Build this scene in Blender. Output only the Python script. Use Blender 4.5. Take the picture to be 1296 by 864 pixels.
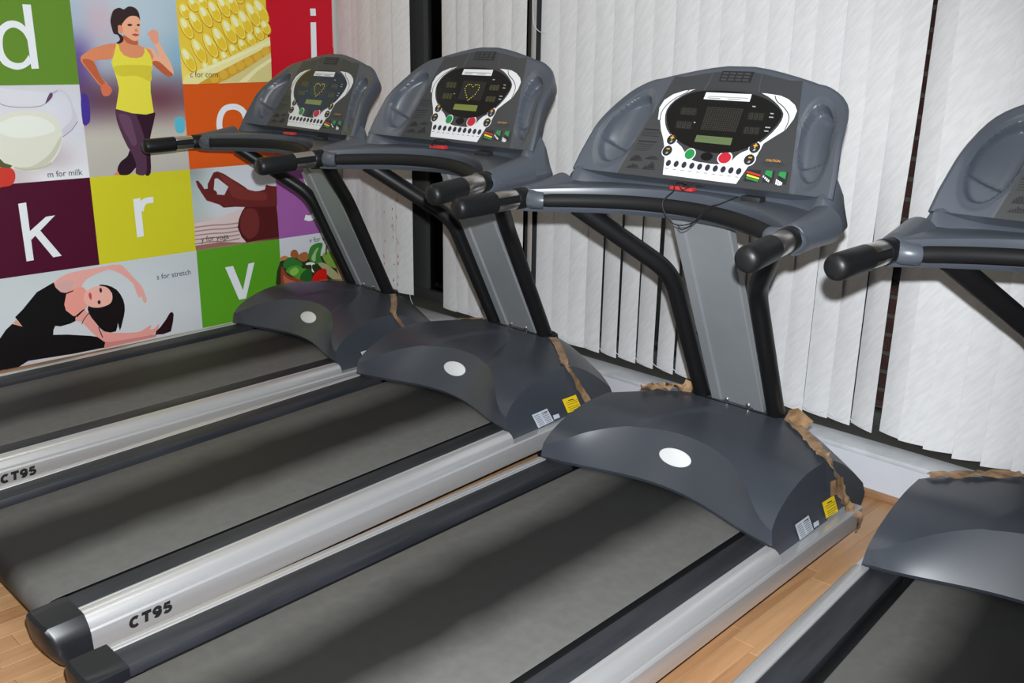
import bpy, bmesh, math, random
from mathutils import Vector, Matrix
from mathutils.geometry import tessellate_polygon

for o in list(bpy.data.objects): bpy.data.objects.remove(o, do_unlink=True)
scene = bpy.context.scene
COL = scene.collection

# ------------------------------------------------------------------ camera
# Room frame: +Y = the way the treadmills face (window side), +X = along the window wall, Z up.
CAM_ROWS = ((0.7135913, 0.7003975, 0.0151886), (-0.2147011, 0.1980053, 0.9563981), (-0.6668515, 0.6857384, -0.2916710))
CAM_POS = Vector((0, 0, 1.4484))
FOCAL_PX = 1213.3
cd = bpy.data.cameras.new('camera'); cam = bpy.data.objects.new('camera', cd); COL.objects.link(cam)
r_, u_, f_ = [Vector(v).normalized() for v in CAM_ROWS]
cam.matrix_world = Matrix(((r_.x, u_.x, -f_.x, CAM_POS.x), (r_.y, u_.y, -f_.y, CAM_POS.y), (r_.z, u_.z, -f_.z, CAM_POS.z), (0, 0, 0, 1)))
cd.sensor_fit = 'HORIZONTAL'; cd.sensor_width = 36; cd.lens = FOCAL_PX / 1296 * 36
cd.clip_start = 0.05
scene.camera = cam

# ------------------------------------------------------------------ world, light, exposure
w = bpy.data.worlds.new('night'); scene.world = w; w.use_nodes = True
w.node_tree.nodes['Background'].inputs[0].default_value = (0.011, 0.0125, 0.011, 1)
w.node_tree.nodes['Background'].inputs[1].default_value = 1.0
vs = scene.view_settings
vs.view_transform = 'Standard'; vs.look = 'None'; vs.gamma = 1; vs.use_curve_mapping = False
vs.exposure = 0.0
# the photographer's flash, a hand above the lens
fl = bpy.data.lights.new('camera_flash', 'SPOT'); fl.energy = 560; fl.spot_size = math.radians(92); fl.spot_blend = 0.75; fl.shadow_soft_size = 0.018; fl.color = (0.915, 0.958, 1.0)
flo = bpy.data.objects.new('camera_flash', fl); COL.objects.link(flo)
flo.matrix_world = Matrix.Rotation(math.radians(5), 4, 'Z') @ cam.matrix_world; flo.location = CAM_POS + u_ * 0.118 + r_ * 0.025 + f_ * 0.02
CEIL = 2.6
LAMPS = [(-3.3, 1.0), (-1.2, 1.0), (-3.3, -0.9), (-1.2, -0.9)]
LAMP_POWER = 6.6
LAMP_COLOR = (1.0, 0.95, 0.84)

# ------------------------------------------------------------------ colour and material helpers
def lin(c):
    c = c / 255.0
    return c / 12.92 if c <= 0.04045 else ((c + 0.055) / 1.055) ** 2.4
def L3(rgb, gain=1.0): return tuple(min(0.95, lin(c) * gain) for c in rgb)
MATS = {}
def mat(name, color, rough=0.5, metal=0.0, spec=0.5, coat=0.0, emit=None, estr=1.0):
    if name in MATS: return MATS[name]
    m = bpy.data.materials.new(name); m.use_nodes = True
    b = m.node_tree.nodes['Principled BSDF']
    b.inputs['Base Color'].default_value = (*color, 1); b.inputs['Roughness'].default_value = rough
    b.inputs['Metallic'].default_value = metal; b.inputs['Specular IOR Level'].default_value = spec
    b.inputs['Coat Weight'].default_value = coat; b.inputs['Coat Roughness'].default_value = 0.15
    if emit:
        b.inputs['Emission Color'].default_value = (*emit, 1); b.inputs['Emission Strength'].default_value = estr
    MATS[name] = m; return m
def noise_mat(name, c1, c2, scale=(8, 8, 8), rough=0.5, metal=0.0, detail=4, bump=0.0, bscale=None, lo=0.35, hi=0.65, spec=0.5, rrange=0.0):
    m = mat(name, c1, rough, metal, spec); nt = m.node_tree; N = nt.nodes; b = N['Principled BSDF']
    tc = N.new('ShaderNodeTexCoord'); mp = N.new('ShaderNodeMapping'); mp.inputs['Scale'].default_value = scale
    nz = N.new('ShaderNodeTexNoise'); nz.inputs['Scale'].default_value = 1; nz.inputs['Detail'].default_value = detail
    cr = N.new('ShaderNodeValToRGB'); cr.color_ramp.elements[0].position = lo; cr.color_ramp.elements[1].position = hi
    cr.color_ramp.elements[0].color = (*c1, 1); cr.color_ramp.elements[1].color = (*c2, 1)
    nt.links.new(tc.outputs['Object'], mp.inputs['Vector']); nt.links.new(mp.outputs[0], nz.inputs['Vector'])
    nt.links.new(nz.outputs['Fac'], cr.inputs[0]); nt.links.new(cr.outputs[0], b.inputs['Base Color'])
    if bump:
        n2 = nz
        if bscale:
            mp2 = N.new('ShaderNodeMapping'); mp2.inputs['Scale'].default_value = bscale
            n2 = N.new('ShaderNodeTexNoise'); n2.inputs['Scale'].default_value = 1; n2.inputs['Detail'].default_value = 3
            nt.links.new(tc.outputs['Object'], mp2.inputs['Vector']); nt.links.new(mp2.outputs[0], n2.inputs['Vector'])
        bp = N.new('ShaderNodeBump'); bp.inputs['Strength'].default_value = bump; bp.inputs['Distance'].default_value = 0.002
        nt.links.new(n2.outputs['Fac'], bp.inputs['Height']); nt.links.new(bp.outputs[0], b.inputs['Normal'])
    return m

M_PLASTIC = noise_mat('grey_plastic', (0.038, 0.044, 0.055), (0.044, 0.050, 0.061), (3, 3, 3), rough=0.33, detail=3)
M_HEAD = noise_mat('grey_console_plastic', (0.062, 0.071, 0.088), (0.069, 0.078, 0.095), (3, 3, 3), rough=0.36, detail=3)
M_OVERLAY = mat('console_membrane', (0.037, 0.039, 0.042), 0.42)
M_SEAM = mat('seam_dark', (0.02, 0.02, 0.022), 0.6)
M_BLACKTUBE = mat('black_tube_paint', (0.0065, 0.0065, 0.007), 0.42, spec=0.3)
M_FOAM = mat('black_foam', (0.009, 0.009, 0.0095), 0.6, spec=0.25)
M_RUBBER = mat('black_rubber', (0.007, 0.0075, 0.008), 0.42, spec=0.3)
M_CAP = mat('black_end_cap', (0.011, 0.012, 0.015), 0.36, spec=0.4)
M_CHROME = mat('brushed_steel', (0.62, 0.60, 0.57), 0.28, 1.0)
M_ALU = noise_mat('anodised_aluminium', (0.56, 0.56, 0.565), (0.61, 0.61, 0.615), (60, 2, 60), rough=0.34, metal=0.62)
M_COLUMN = noise_mat('silver_column_paint', (0.25, 0.265, 0.28), (0.28, 0.295, 0.31), (4, 4, 4), rough=0.38, metal=0.35)
M_STEP = noise_mat('side_step_plastic', (0.017, 0.019, 0.023), (0.030, 0.032, 0.037), (30, 4, 30), rough=0.5, spec=0.35, detail=6)
M_WHITE = mat('white_print', (0.70, 0.715, 0.725), 0.4)
M_BLACKGLASS = mat('black_display_lens', (0.006, 0.006, 0.006), 0.12)
M_DARKPART = mat('dark_membrane', (0.035, 0.034, 0.038), 0.4)
M_VENT = mat('vent_black', (0.012, 0.013, 0.014), 0.5)
M_GREEN = mat('green_button', (0.01, 0.22, 0.05), 0.35)
M_RED = mat('red_button', (0.45, 0.012, 0.03), 0.35)
M_ORANGE = mat('orange_print', (0.75, 0.33, 0.02), 0.4)
M_YELLOWP = mat('yellow_print', (0.75, 0.6, 0.03), 0.4)
M_REDP = mat('red_print', (0.5, 0.03, 0.02), 0.4)
M_GREENP = mat('green_print', (0.02, 0.22, 0.06), 0.4)
M_TEXTD = mat('dark_print', (0.009, 0.009, 0.010), 0.5)
M_TEXTG = mat('grey_print', (0.30, 0.30, 0.31), 0.5)
M_LCD_OFF = mat('lcd_green', (0.10, 0.14, 0.06), 0.25)
M_LCD_ON = mat('lcd_backlit', (0.12, 0.14, 0.03), 0.25, emit=(0.45, 0.5, 0.12), estr=0.12)
M_LED_ON = mat('led_amber', (0.3, 0.25, 0.02), 0.4, emit=(0.9, 0.8, 0.06), estr=0.7)
M_LED_OFF = mat('led_unlit', (0.035, 0.032, 0.022), 0.5)
M_MATRIX = mat('led_window', (0.014, 0.014, 0.013), 0.25)
M_YELLOW = mat('warning_yellow', (0.80, 0.56, 0.01), 0.45)
M_RATING = mat('rating_label_silver', (0.50, 0.54, 0.60), 0.4)
M_KEY = mat('safety_key_red', (0.42, 0.03, 0.03), 0.35)
M_CORD = mat('cord_black', (0.006, 0.006, 0.007), 0.55)
M_TAPE = noise_mat('brown_packing_tape', (0.20, 0.115, 0.055), (0.36, 0.23, 0.13), (25, 25, 25), rough=0.28, detail=4)

def belt_material():
    m = mat('belt_rubber', (0.06, 0.058, 0.052), 0.6, spec=0.3); nt = m.node_tree; N = nt.nodes; b = N['Principled BSDF']
    tc = N.new('ShaderNodeTexCoord'); sp = N.new('ShaderNodeSeparateXYZ'); nt.links.new(tc.outputs['Object'], sp.inputs[0])
    # darker band along the middle, paler towards the edges
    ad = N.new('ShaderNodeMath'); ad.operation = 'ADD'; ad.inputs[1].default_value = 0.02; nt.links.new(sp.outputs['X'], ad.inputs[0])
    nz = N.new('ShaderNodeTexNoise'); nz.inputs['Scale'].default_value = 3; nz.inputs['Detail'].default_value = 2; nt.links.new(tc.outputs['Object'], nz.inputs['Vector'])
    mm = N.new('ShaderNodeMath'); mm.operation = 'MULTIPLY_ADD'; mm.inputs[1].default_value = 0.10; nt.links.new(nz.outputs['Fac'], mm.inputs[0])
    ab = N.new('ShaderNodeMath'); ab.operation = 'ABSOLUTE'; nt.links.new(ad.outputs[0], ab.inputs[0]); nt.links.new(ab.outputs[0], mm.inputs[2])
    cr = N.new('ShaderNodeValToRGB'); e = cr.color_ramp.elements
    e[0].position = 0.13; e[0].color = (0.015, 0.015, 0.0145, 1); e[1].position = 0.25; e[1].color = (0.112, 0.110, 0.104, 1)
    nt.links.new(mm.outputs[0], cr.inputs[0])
    n2 = N.new('ShaderNodeTexNoise'); n2.inputs['Scale'].default_value = 38; n2.inputs['Detail'].default_value = 8; nt.links.new(tc.outputs['Object'], n2.inputs['Vector'])
    r2 = N.new('ShaderNodeValToRGB'); r2.color_ramp.elements[0].position = 0.3; r2.color_ramp.elements[0].color = (0.86, 0.86, 0.86, 1); r2.color_ramp.elements[1].position = 0.7
    nt.links.new(n2.outputs['Fac'], r2.inputs[0])
    mx = N.new('ShaderNodeMix'); mx.data_type = 'RGBA'; mx.blend_type = 'MULTIPLY'; mx.inputs['Factor'].default_value = 1
    nt.links.new(cr.outputs[0], mx.inputs['A']); nt.links.new(r2.outputs[0], mx.inputs['B']); nt.links.new(mx.outputs['Result'], b.inputs['Base Color'])
    return m
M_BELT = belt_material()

def blind_material():
    m = mat('blind_fabric', (0.66, 0.65, 0.645), 0.75, spec=0.25); nt = m.node_tree; N = nt.nodes; b = N['Principled BSDF']
    tc = N.new('ShaderNodeTexCoord'); m0 = N.new('ShaderNodeMapping'); m0.inputs['Rotation'].default_value = (0, math.radians(-38), 0)
    oi = N.new('ShaderNodeObjectInfo'); ml = N.new('ShaderNodeVectorMath'); ml.operation = 'SCALE'; ml.inputs[0].default_value = (3, 1, 7); nt.links.new(oi.outputs['Random'], ml.inputs['Scale'])
    ad = N.new('ShaderNodeVectorMath'); ad.operation = 'ADD'; nt.links.new(tc.outputs['Object'], ad.inputs[0]); nt.links.new(ml.outputs[0], ad.inputs[1])
    mp = N.new('ShaderNodeMapping'); mp.inputs['Scale'].default_value = (95, 20, 17)
    nz = N.new('ShaderNodeTexNoise'); nz.inputs['Scale'].default_value = 1; nz.inputs['Detail'].default_value = 2
    nt.links.new(ad.outputs[0], m0.inputs['Vector']); nt.links.new(m0.outputs[0], mp.inputs['Vector']); nt.links.new(mp.outputs[0], nz.inputs['Vector'])
    cr = N.new('ShaderNodeValToRGB'); cr.color_ramp.elements[0].position = 0.35; cr.color_ramp.elements[1].position = 0.65
    cr.color_ramp.elements[0].color = (0.615, 0.61, 0.61, 1); cr.color_ramp.elements[1].color = (0.675, 0.67, 0.67, 1)
    nt.links.new(nz.outputs['Fac'], cr.inputs[0]); nt.links.new(cr.outputs[0], b.inputs['Base Color'])
    bp = N.new('ShaderNodeBump'); bp.inputs['Strength'].default_value = 0.12; bp.inputs['Distance'].default_value = 0.001
    nt.links.new(nz.outputs['Fac'], bp.inputs['Height']); nt.links.new(bp.outputs[0], b.inputs['Normal'])
    return m
M_BLIND = blind_material()

# ------------------------------------------------------------------ mesh helpers
class MB:
    def __init__(s): s.v = []; s.f = []
    def add(s, vs_, fs):
        k = len(s.v); s.v += [tuple(v) for v in vs_]; s.f += [tuple(i + k for i in f) for f in fs]
    def box(s, x0, x1, y0, y1, z0, z1):
        s.add([(x0,y0,z0),(x1,y0,z0),(x1,y1,z0),(x0,y1,z0),(x0,y0,z1),(x1,y0,z1),(x1,y1,z1),(x0,y1,z1)],
              [(0,3,2,1),(4,5,6,7),(0,1,5,4),(1,2,6,5),(2,3,7,6),(3,0,4,7)])
    def rings(s, rings, closed=True, caps=True):
        n = len(rings[0]); k = len(s.v)
        for r in rings: s.v += [tuple(p) for p in r]
        for i in range(len(rings) - 1):
            for j in range(n if closed else n - 1):
                a = k + i * n + j; b = k + i * n + (j + 1) % n
                s.f.append((a, b, b + n, a + n))
        if caps and closed:
            s.f.append(tuple(k + j for j in reversed(range(n))))
            s.f.append(tuple(k + (len(rings) - 1) * n + j for j in range(n)))
    def tube(s, path, rad, seg=12, caps=True, flat=None):
        path = [Vector(p) for p in path]; n = len(path); rs = rad if isinstance(rad, (list, tuple)) else [rad] * n
        up = None; rings = []
        for i, p in enumerate(path):
            t = (path[min(i + 1, n - 1)] - path[max(i - 1, 0)]).normalized()
            if up is None:
                up = Vector((0, 0, 1)) if abs(t.z) < 0.9 else Vector((1, 0, 0))
            up = (up - t * up.dot(t)).normalized(); sd = t.cross(up)
            rings.append([p + (up * math.cos(2 * math.pi * j / seg) + sd * math.sin(2 * math.pi * j / seg)) * rs[i] for j in range(seg)])
        s.rings(rings, True, caps)
    def poly(s, pts):
        "flat polygon (any outline) as triangles"
        k = len(s.v); pts = [Vector(p) for p in pts]; s.v += [tuple(p) for p in pts]
        for t in tessellate_polygon([pts]): s.f.append(tuple(k + i for i in t))
    def mesh(s, name):
        me = bpy.data.meshes.new(name); me.from_pydata(s.v, [], s.f); me.update(); return me
def finish(me, smooth=None, fix=True):
    if fix:
        bm = bmesh.new(); bm.from_mesh(me); bmesh.ops.recalc_face_normals(bm, faces=bm.faces); bm.to_mesh(me); bm.free()
    if smooth is not None:
        me.shade_smooth(); me.set_sharp_from_angle(angle=math.radians(smooth))
    return me
def bevel_mesh(me, width, seg=2, angle=30):
    bm = bmesh.new(); bm.from_mesh(me); bmesh.ops.recalc_face_normals(bm, faces=bm.faces)
    es = [e for e in bm.edges if len(e.link_faces) == 2 and e.calc_face_angle(0) > math.radians(angle)]
    bmesh.ops.bevel(bm, geom=es, offset=width, segments=seg, profile=0.5, affect='EDGES', clamp_overlap=True)
    bm.to_mesh(me); bm.free(); return me
def link(name, me, m, parent=None):
    if m and not me.materials: me.materials.append(m)
    o = bpy.data.objects.new(name, me); COL.objects.link(o)
    if parent: o.parent = parent
    return o
def empty(name, loc=(0, 0, 0)):
    o = bpy.data.objects.new(name, None); COL.objects.link(o); o.location = loc; o.empty_display_size = 0.1; return o
def tag(o, label=None, cat=None, group=None, kind=None):
    if label: o['label'] = label
    if cat: o['category'] = cat
    if group: o['group'] = group
    if kind: o['kind'] = kind
    return o
def boxmesh(name, x0, x1, y0, y1, z0, z1, bev=0, seg=2, smooth=None):
    b = MB(); b.box(x0, x1, y0, y1, z0, z1); me = b.mesh(name)
    if bev: bevel_mesh(me, bev, seg)
    return finish(me, 40 if bev and smooth is None else smooth)
def spline(pts, n=6, closed=True):
    "Catmull-Rom through points"
    out = []; N = len(pts); P = [Vector(p) for p in pts]
    for i in range(N if closed else N - 1):
        if closed: p0, p1, p2, p3 = P[i - 1], P[i], P[(i + 1) % N], P[(i + 2) % N]
        else: p0, p1, p2, p3 = P[max(i - 1, 0)], P[i], P[i + 1], P[min(i + 2, N - 1)]
        for k in range(n):
            t = k / n
            out.append(0.5 * ((2 * p1) + (p2 - p0) * t + (2 * p0 - 5 * p1 + 4 * p2 - p3) * t * t + (3 * p1 - p0 - 3 * p2 + p3) * t ** 3))
    if not closed: out.append(P[-1])
    return out
def bend_path(pts, rad, n=6):
    "polyline with rounded corners"
    P = [Vector(p) for p in pts]; out = [P[0]]
    for i in range(1, len(P) - 1):
        a = P[i] + (P[i - 1] - P[i]).normalized() * rad; b = P[i] + (P[i + 1] - P[i]).normalized() * rad
        for k in range(n + 1):
            t = k / n; out.append(a * (1 - t) ** 2 + P[i] * 2 * t * (1 - t) + b * t * t)
    out.append(P[-1]); return out
FONT_CACHE = {}
def text_verts(txt, bold=False, oblique=False):
    "triangulated lettering in its own xy plane, starting at x=0, returns verts, faces, width, height"
    if txt in FONT_CACHE: return FONT_CACHE[txt]
    cu = bpy.data.curves.new('lettering', 'FONT'); cu.body = txt; cu.size = 1; cu.resolution_u = 3
    if bold: cu.offset = 0.06
    if oblique: cu.shear = 0.25
    o = bpy.data.objects.new('lettering', cu); COL.objects.link(o)
    dg = bpy.context.evaluated_depsgraph_get(); me = bpy.data.meshes.new_from_object(o.evaluated_get(dg))
    v = [tuple(x.co) for x in me.vertices]; f = [tuple(p.vertices) for p in me.polygons]
    bpy.data.objects.remove(o, do_unlink=True); bpy.data.curves.remove(cu); bpy.data.meshes.remove(me)
    x0 = min(a[0] for a in v); x1 = max(a[0] for a in v)
    v = [(a[0] - x0, a[1]) for a in v]
    FONT_CACHE[txt] = (v, f, x1 - x0, max(a[1] for a in v)); return FONT_CACHE[txt]

# ------------------------------------------------------------------ the setting
XL, XR, YF, YB = -4.40, 2.2, 3.011, -3.2       # poster wall, right wall, parapet front, back wall
M_WALL = noise_mat('wall_paint', (0.60, 0.59, 0.56), (0.64, 0.63, 0.60), (2, 2, 2), rough=0.8)
M_PARAPET = noise_mat('parapet_paint', (0.55, 0.56, 0.60), (0.58, 0.59, 0.63), (5, 5, 5), rough=0.55)
M_SILL = noise_mat('sill_stone', (0.42, 0.44, 0.46), (0.56, 0.58, 0.60), (9, 9, 9), rough=0.45, detail=6)
M_CEIL = mat('ceiling_paint', (0.72, 0.71, 0.68), 0.85)
M_WOODTRIM = noise_mat('wood_trim', (0.22, 0.115, 0.055), (0.33, 0.18, 0.09), (6, 60, 60), rough=0.45)
M_WOODTRIM_L = noise_mat('wood_trim_left', (0.22, 0.115, 0.055), (0.33, 0.18, 0.09), (60, 6, 60), rough=0.45)
M_UNDER = mat('floor_underlay', (0.12, 0.07, 0.035), 0.8)
M_FRAME = mat('dark_window_frame', (0.045, 0.045, 0.045), 0.4)

def plank_material(i, c1, c2):
    m = mat('laminate_%d' % i, c1, 0.34); nt = m.node_tree; N = nt.nodes; b = N['Principled BSDF']
    tc = N.new('ShaderNodeTexCoord'); mp = N.new('ShaderNodeMapping'); mp.inputs['Scale'].default_value = (26, 2.2, 1)
    oi = N.new('ShaderNodeObjectInfo'); mp.inputs['Location'].default_value = (i * 3.1, i * 7.7, 0)
    ml = N.new('ShaderNodeVectorMath'); ml.operation = 'SCALE'; ml.inputs[0].default_value = (31, 17, 5); nt.links.new(oi.outputs['Random'], ml.inputs['Scale'])
    ad = N.new('ShaderNodeVectorMath'); ad.operation = 'ADD'
    nt.links.new(tc.outputs['Object'], mp.inputs['Vector']); nt.links.new(mp.outputs[0], ad.inputs[0]); nt.links.new(ml.outputs[0], ad.inputs[1])
    nz = N.new('ShaderNodeTexNoise'); nz.inputs['Scale'].default_value = 1; nz.inputs['Detail'].default_value = 5; nz.inputs['Distortion'].default_value = 1.4
    nt.links.new(ad.outputs[0], nz.inputs['Vector'])
    cr = N.new('ShaderNodeValToRGB'); cr.color_ramp.elements[0].position = 0.3; cr.color_ramp.elements[1].position = 0.68
    cr.color_ramp.elements[0].color = (*c1, 1); cr.color_ramp.elements[1].color = (*c2, 1)
    nt.links.new(nz.outputs['Fac'], cr.inputs[0]); nt.links.new(cr.outputs[0], b.inputs['Base Color'])
    return m
PLANKS = [plank_material(0, (0.355, 0.185, 0.086), (0.455, 0.25, 0.122)), plank_material(1, (0.40, 0.222, 0.105), (0.49, 0.282, 0.142)), plank_material(2, (0.31, 0.155, 0.07), (0.42, 0.222, 0.104))]
floor = link('floor', boxmesh('floor', XL, XR, YB, YF, -0.06, -0.008), M_UNDER); tag(floor, kind='structure')
rnd = random.Random(7)
# laminate strips, 65 mm wide, running towards the window; single strips where the photo shows them, a joined remainder elsewhere
strip_cache = {}
def strip_mesh(L, k):
    key = (round(L, 2), k)
    if key not in strip_cache:
        b = MB(); b.box(-0.0322, 0.0322, -L / 2 + 0.0004, L / 2 - 0.0004, -0.008, 0.0)
        me = b.mesh('plank'); bevel_mesh(me, 0.0006, 1); me.materials.append(PLANKS[k]); strip_cache[key] = me
    return strip_cache[key]
rest = MB(); rest_i = []
nst = int((XR - XL) / 0.065) + 1
for i in range(nst):
    x = XL + 0.0325 + i * 0.065
    if x + 0.033 > XR: break
    y = YB - rnd.random() * 0.4
    near = (-1.2 < x < -0.62) or (-2.95 < x < -2.02)
    while y < YF:
        Ls = rnd.choice((0.30, 0.36, 0.42)); y0 = max(y, YB); y1 = min(y + Ls, YF); y += Ls
        if y1 - y0 < 0.02: continue
        vis = ((-1.2 < x < -0.62) and y1 > 1.1) or ((-2.95 < x < -2.02) and y1 > 0.2 and y0 < 1.0) or ((-3.1 < x < -2.9) and y1 > 0.3 and y0 < 1.0)
        k = rnd.choice((0, 0, 1, 1, 2))
        if vis:
            o = link('plank', strip_mesh(y1 - y0, k), None, floor); o.location = (x, (y0 + y1) / 2, 0)
        else:
            n0 = len(rest.f); rest.box(x - 0.0322, x + 0.0322, y0 + 0.0004, y1 - 0.0004, -0.008, 0.0); rest_i += [k] * (len(rest.f) - n0)
rm = rest.mesh('plank_field')
for p in PLANKS: rm.materials.append(p)
for p, k in zip(rm.polygons, rest_i): p.material_index = k
tag(link('plank_field', finish(rm), None, floor), kind='stuff')

tag(link('wall_left', boxmesh('wall_left', XL - 0.12, XL, YB, 3.5, -0.06, CEIL), M_WALL), kind='structure')
tag(link('wall_right', boxmesh('wall_right', XR, XR + 0.12, YB, 3.5, -0.06, CEIL), M_WALL), kind='structure')
tag(link('wall_back', boxmesh('wall_back', XL - 0.12, XR + 0.12, YB - 0.12, YB, -0.06, CEIL), M_WALL), kind='structure')
tag(link('ceiling', boxmesh('ceiling', XL - 0.12, XR + 0.12, YB - 0.12, 3.5, CEIL, CEIL + 0.1), M_CEIL), kind='structure')
wf = MB(); wf.box(XL, XR, YF, 3.40, -0.06, 0.140)
tag(link('wall_front', finish(wf.mesh('wall_front')), M_PARAPET), kind='structure')
tag(link('wall_front_header', boxmesh('wall_front_header', XL, XR, 3.20, 3.40, 2.32, CEIL), M_WALL), kind='structure')
tag(link('trim_1', boxmesh('window_sill', XL, XR, YF - 0.004, 3.118, 0.140, 0.158, 0.002, 2), M_SILL), kind='structure')
tag(link('baseboard_front', boxmesh('baseboard_front', XL, XR, YF - 0.012, YF, 0, 0.028, 0.003, 2), M_WOODTRIM), kind='structure')
tag(link('baseboard_left', boxmesh('baseboard_left', XL, XL + 0.012, YB, YF - 0.012, 0, 0.060, 0.003, 2), M_WOODTRIM_L), kind='structure')
# small white cable trunking end on the parapet
tag(link('trim_2', boxmesh('cable_trunking', -1.035, -0.70, YF - 0.014, YF, 0.028, 0.136, 0.002, 1), mat('trunking_white', (0.74, 0.74, 0.73), 0.5)), kind='structure')

# window: dark frame, mullions and glass panes
wb = MB(); wb.box(XL, XR, 3.122, 3.36, 0.140, 0.150)
win = link('window_1', finish(wb.mesh('window_1')), mat('window_track', (0.085, 0.085, 0.072), 0.45)); tag(win, kind='structure')
fy0, fy1 = 3.27, 3.33
link('frame_rail', boxmesh('frame_rail', XL, XR, fy0, fy1, 0.150, 0.205, 0.004), M_FRAME, win)
link('frame_rail', boxmesh('frame_rail', XL, XR, fy0, fy1, 2.27, 2.32, 0.004), M_FRAME, win)
MX = [-4.34, -3.885, -3.05, -2.10, -1.10, -0.10, 0.90, 2.14]
for i, x in enumerate(MX):
    link('mullion', boxmesh('mullion', x - 0.06, x + 0.06, fy0, fy1, 0.205, 2.27, 0.004), M_FRAME, win)
gm = bpy.data.materials.new('window_glass'); gm.use_nodes = True; nt = gm.node_tree; nt.nodes.clear()
g_o = nt.nodes.new('ShaderNodeOutputMaterial'); g_m = nt.nodes.new('ShaderNodeMixShader'); g_t = nt.nodes.new('ShaderNodeBsdfTransparent'); g_g = nt.nodes.new('ShaderNodeBsdfGlossy')
g_t.inputs[0].default_value = (0.93, 0.93, 0.92, 1); g_g.inputs['Roughness'].default_value = 0.02; g_f = nt.nodes.new('ShaderNodeFresnel'); g_f.inputs[0].default_value = 1.45
nt.links.new(g_f.outputs[0], g_m.inputs[0]); nt.links.new(g_t.outputs[0], g_m.inputs[1]); nt.links.new(g_g.outputs[0], g_m.inputs[2]); nt.links.new(g_m.outputs[0], g_o.inputs[0])
for i in range(len(MX) - 1):
    link('pane', boxmesh('pane', MX[i] + 0.06, MX[i + 1] - 0.06, 3.297, 3.303, 0.205, 2.27), gm, win)

# brick pier outside the glass, seen through the slit between two blinds
pier = empty('brick_pier', (-1.50, 3.62, -0.06)); tag(pier, 'dark red brick pier outside, seen through the slit between two blinds', 'brick pier')
M_BRICK = noise_mat('brick_red', (0.040, 0.011, 0.009), (0.075, 0.024, 0.018), (20, 20, 20), rough=0.85)
M_MORTAR = mat('mortar', (0.085, 0.075, 0.065), 0.9)
link('mortar_core', boxmesh('mortar_core', -0.17, 0.19, 0.008, 0.2, 0.0, 2.4), M_MORTAR, pier)
bk = boxmesh('brick', -0.087, 0.087, 0, 0.1, 0, 0.058, 0.003, 1)
for k in range(31):
    off = 0.0 if k % 2 else 0.09
    for j in range(2):
        o = link('brick', bk, M_BRICK, pier); o.location = (-0.085 + j * 0.18 + (0.012 if k % 2 else -0.012), 0, 0.01 + k * 0.076)

# ------------------------------------------------------------------ ceiling lamps (above the frame)
M_TUBE = mat('lamp_diffuser', (0.9, 0.9, 0.86), 0.5, emit=LAMP_COLOR, estr=0.7); M_LAMPBODY = mat('lamp_body', (0.75, 0.75, 0.75), 0.4)
for i, (lx, ly) in enumerate(LAMPS):
    t = empty('ceiling_light', (lx, ly, CEIL)); tag(t, 'white ceiling fluorescent fixture on the %s, %s' % (('poster wall side', 'side away from the poster')[i % 2], ('row near the window', 'row away from the window')[i // 2]), 'ceiling light', 'ceiling fluorescent fixtures')
    link('housing', boxmesh('housing', -0.12, 0.12, -0.62, 0.62, -0.05, 0, 0.006), M_LAMPBODY, t)
    link('diffuser', boxmesh('diffuser', -0.10, 0.10, -0.60, 0.60, -0.07, -0.05, 0.004), M_TUBE, t)
    ld = bpy.data.lights.new('tube_light', 'AREA'); ld.shape = 'RECTANGLE'; ld.size = 0.2; ld.size_y = 1.2; ld.energy = LAMP_POWER; ld.color = LAMP_COLOR
    lo = bpy.data.objects.new('tube_light', ld); COL.objects.link(lo); lo.parent = t; lo.location = (0, 0, -0.075)

# ------------------------------------------------------------------ vertical blinds
def slat_mesh(a0, a1, z0=0.0, z1=2.08, wid=0.106):
    "one fabric slat, hanging at angle a0 near its foot and turned to a1 further up"
    b = MB(); n = 4
    def sec(z, th):
        t = min(1, max(0, (z - 0.55) / 0.7)); t = t * t * (3 - 2 * t); a = math.radians(a0 + (a1 - a0) * t); ca, sa = math.cos(a), math.sin(a)
        pts = []
        for s in (1, -1):
            for i in (range(n + 1) if s == 1 else range(n, -1, -1)):
                u = -1 + 2 * i / n; x, y = u * wid / 2, -0.004 * (1 - u * u) + s * th / 2
                pts.append((x * ca - y * sa, x * sa + y * ca, z))
        return pts
    zs = [0.0465, 0.3, 0.55] + [0.55 + 0.07 * k for k in range(1, 11)] + [1.7, z1]
    b.rings([sec(z0, 0.0026), sec(z0 + 0.045, 0.0026)] + [sec(z, 0.0009) for z in zs])
    return finish(b.mesh('slat'), 50)
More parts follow.
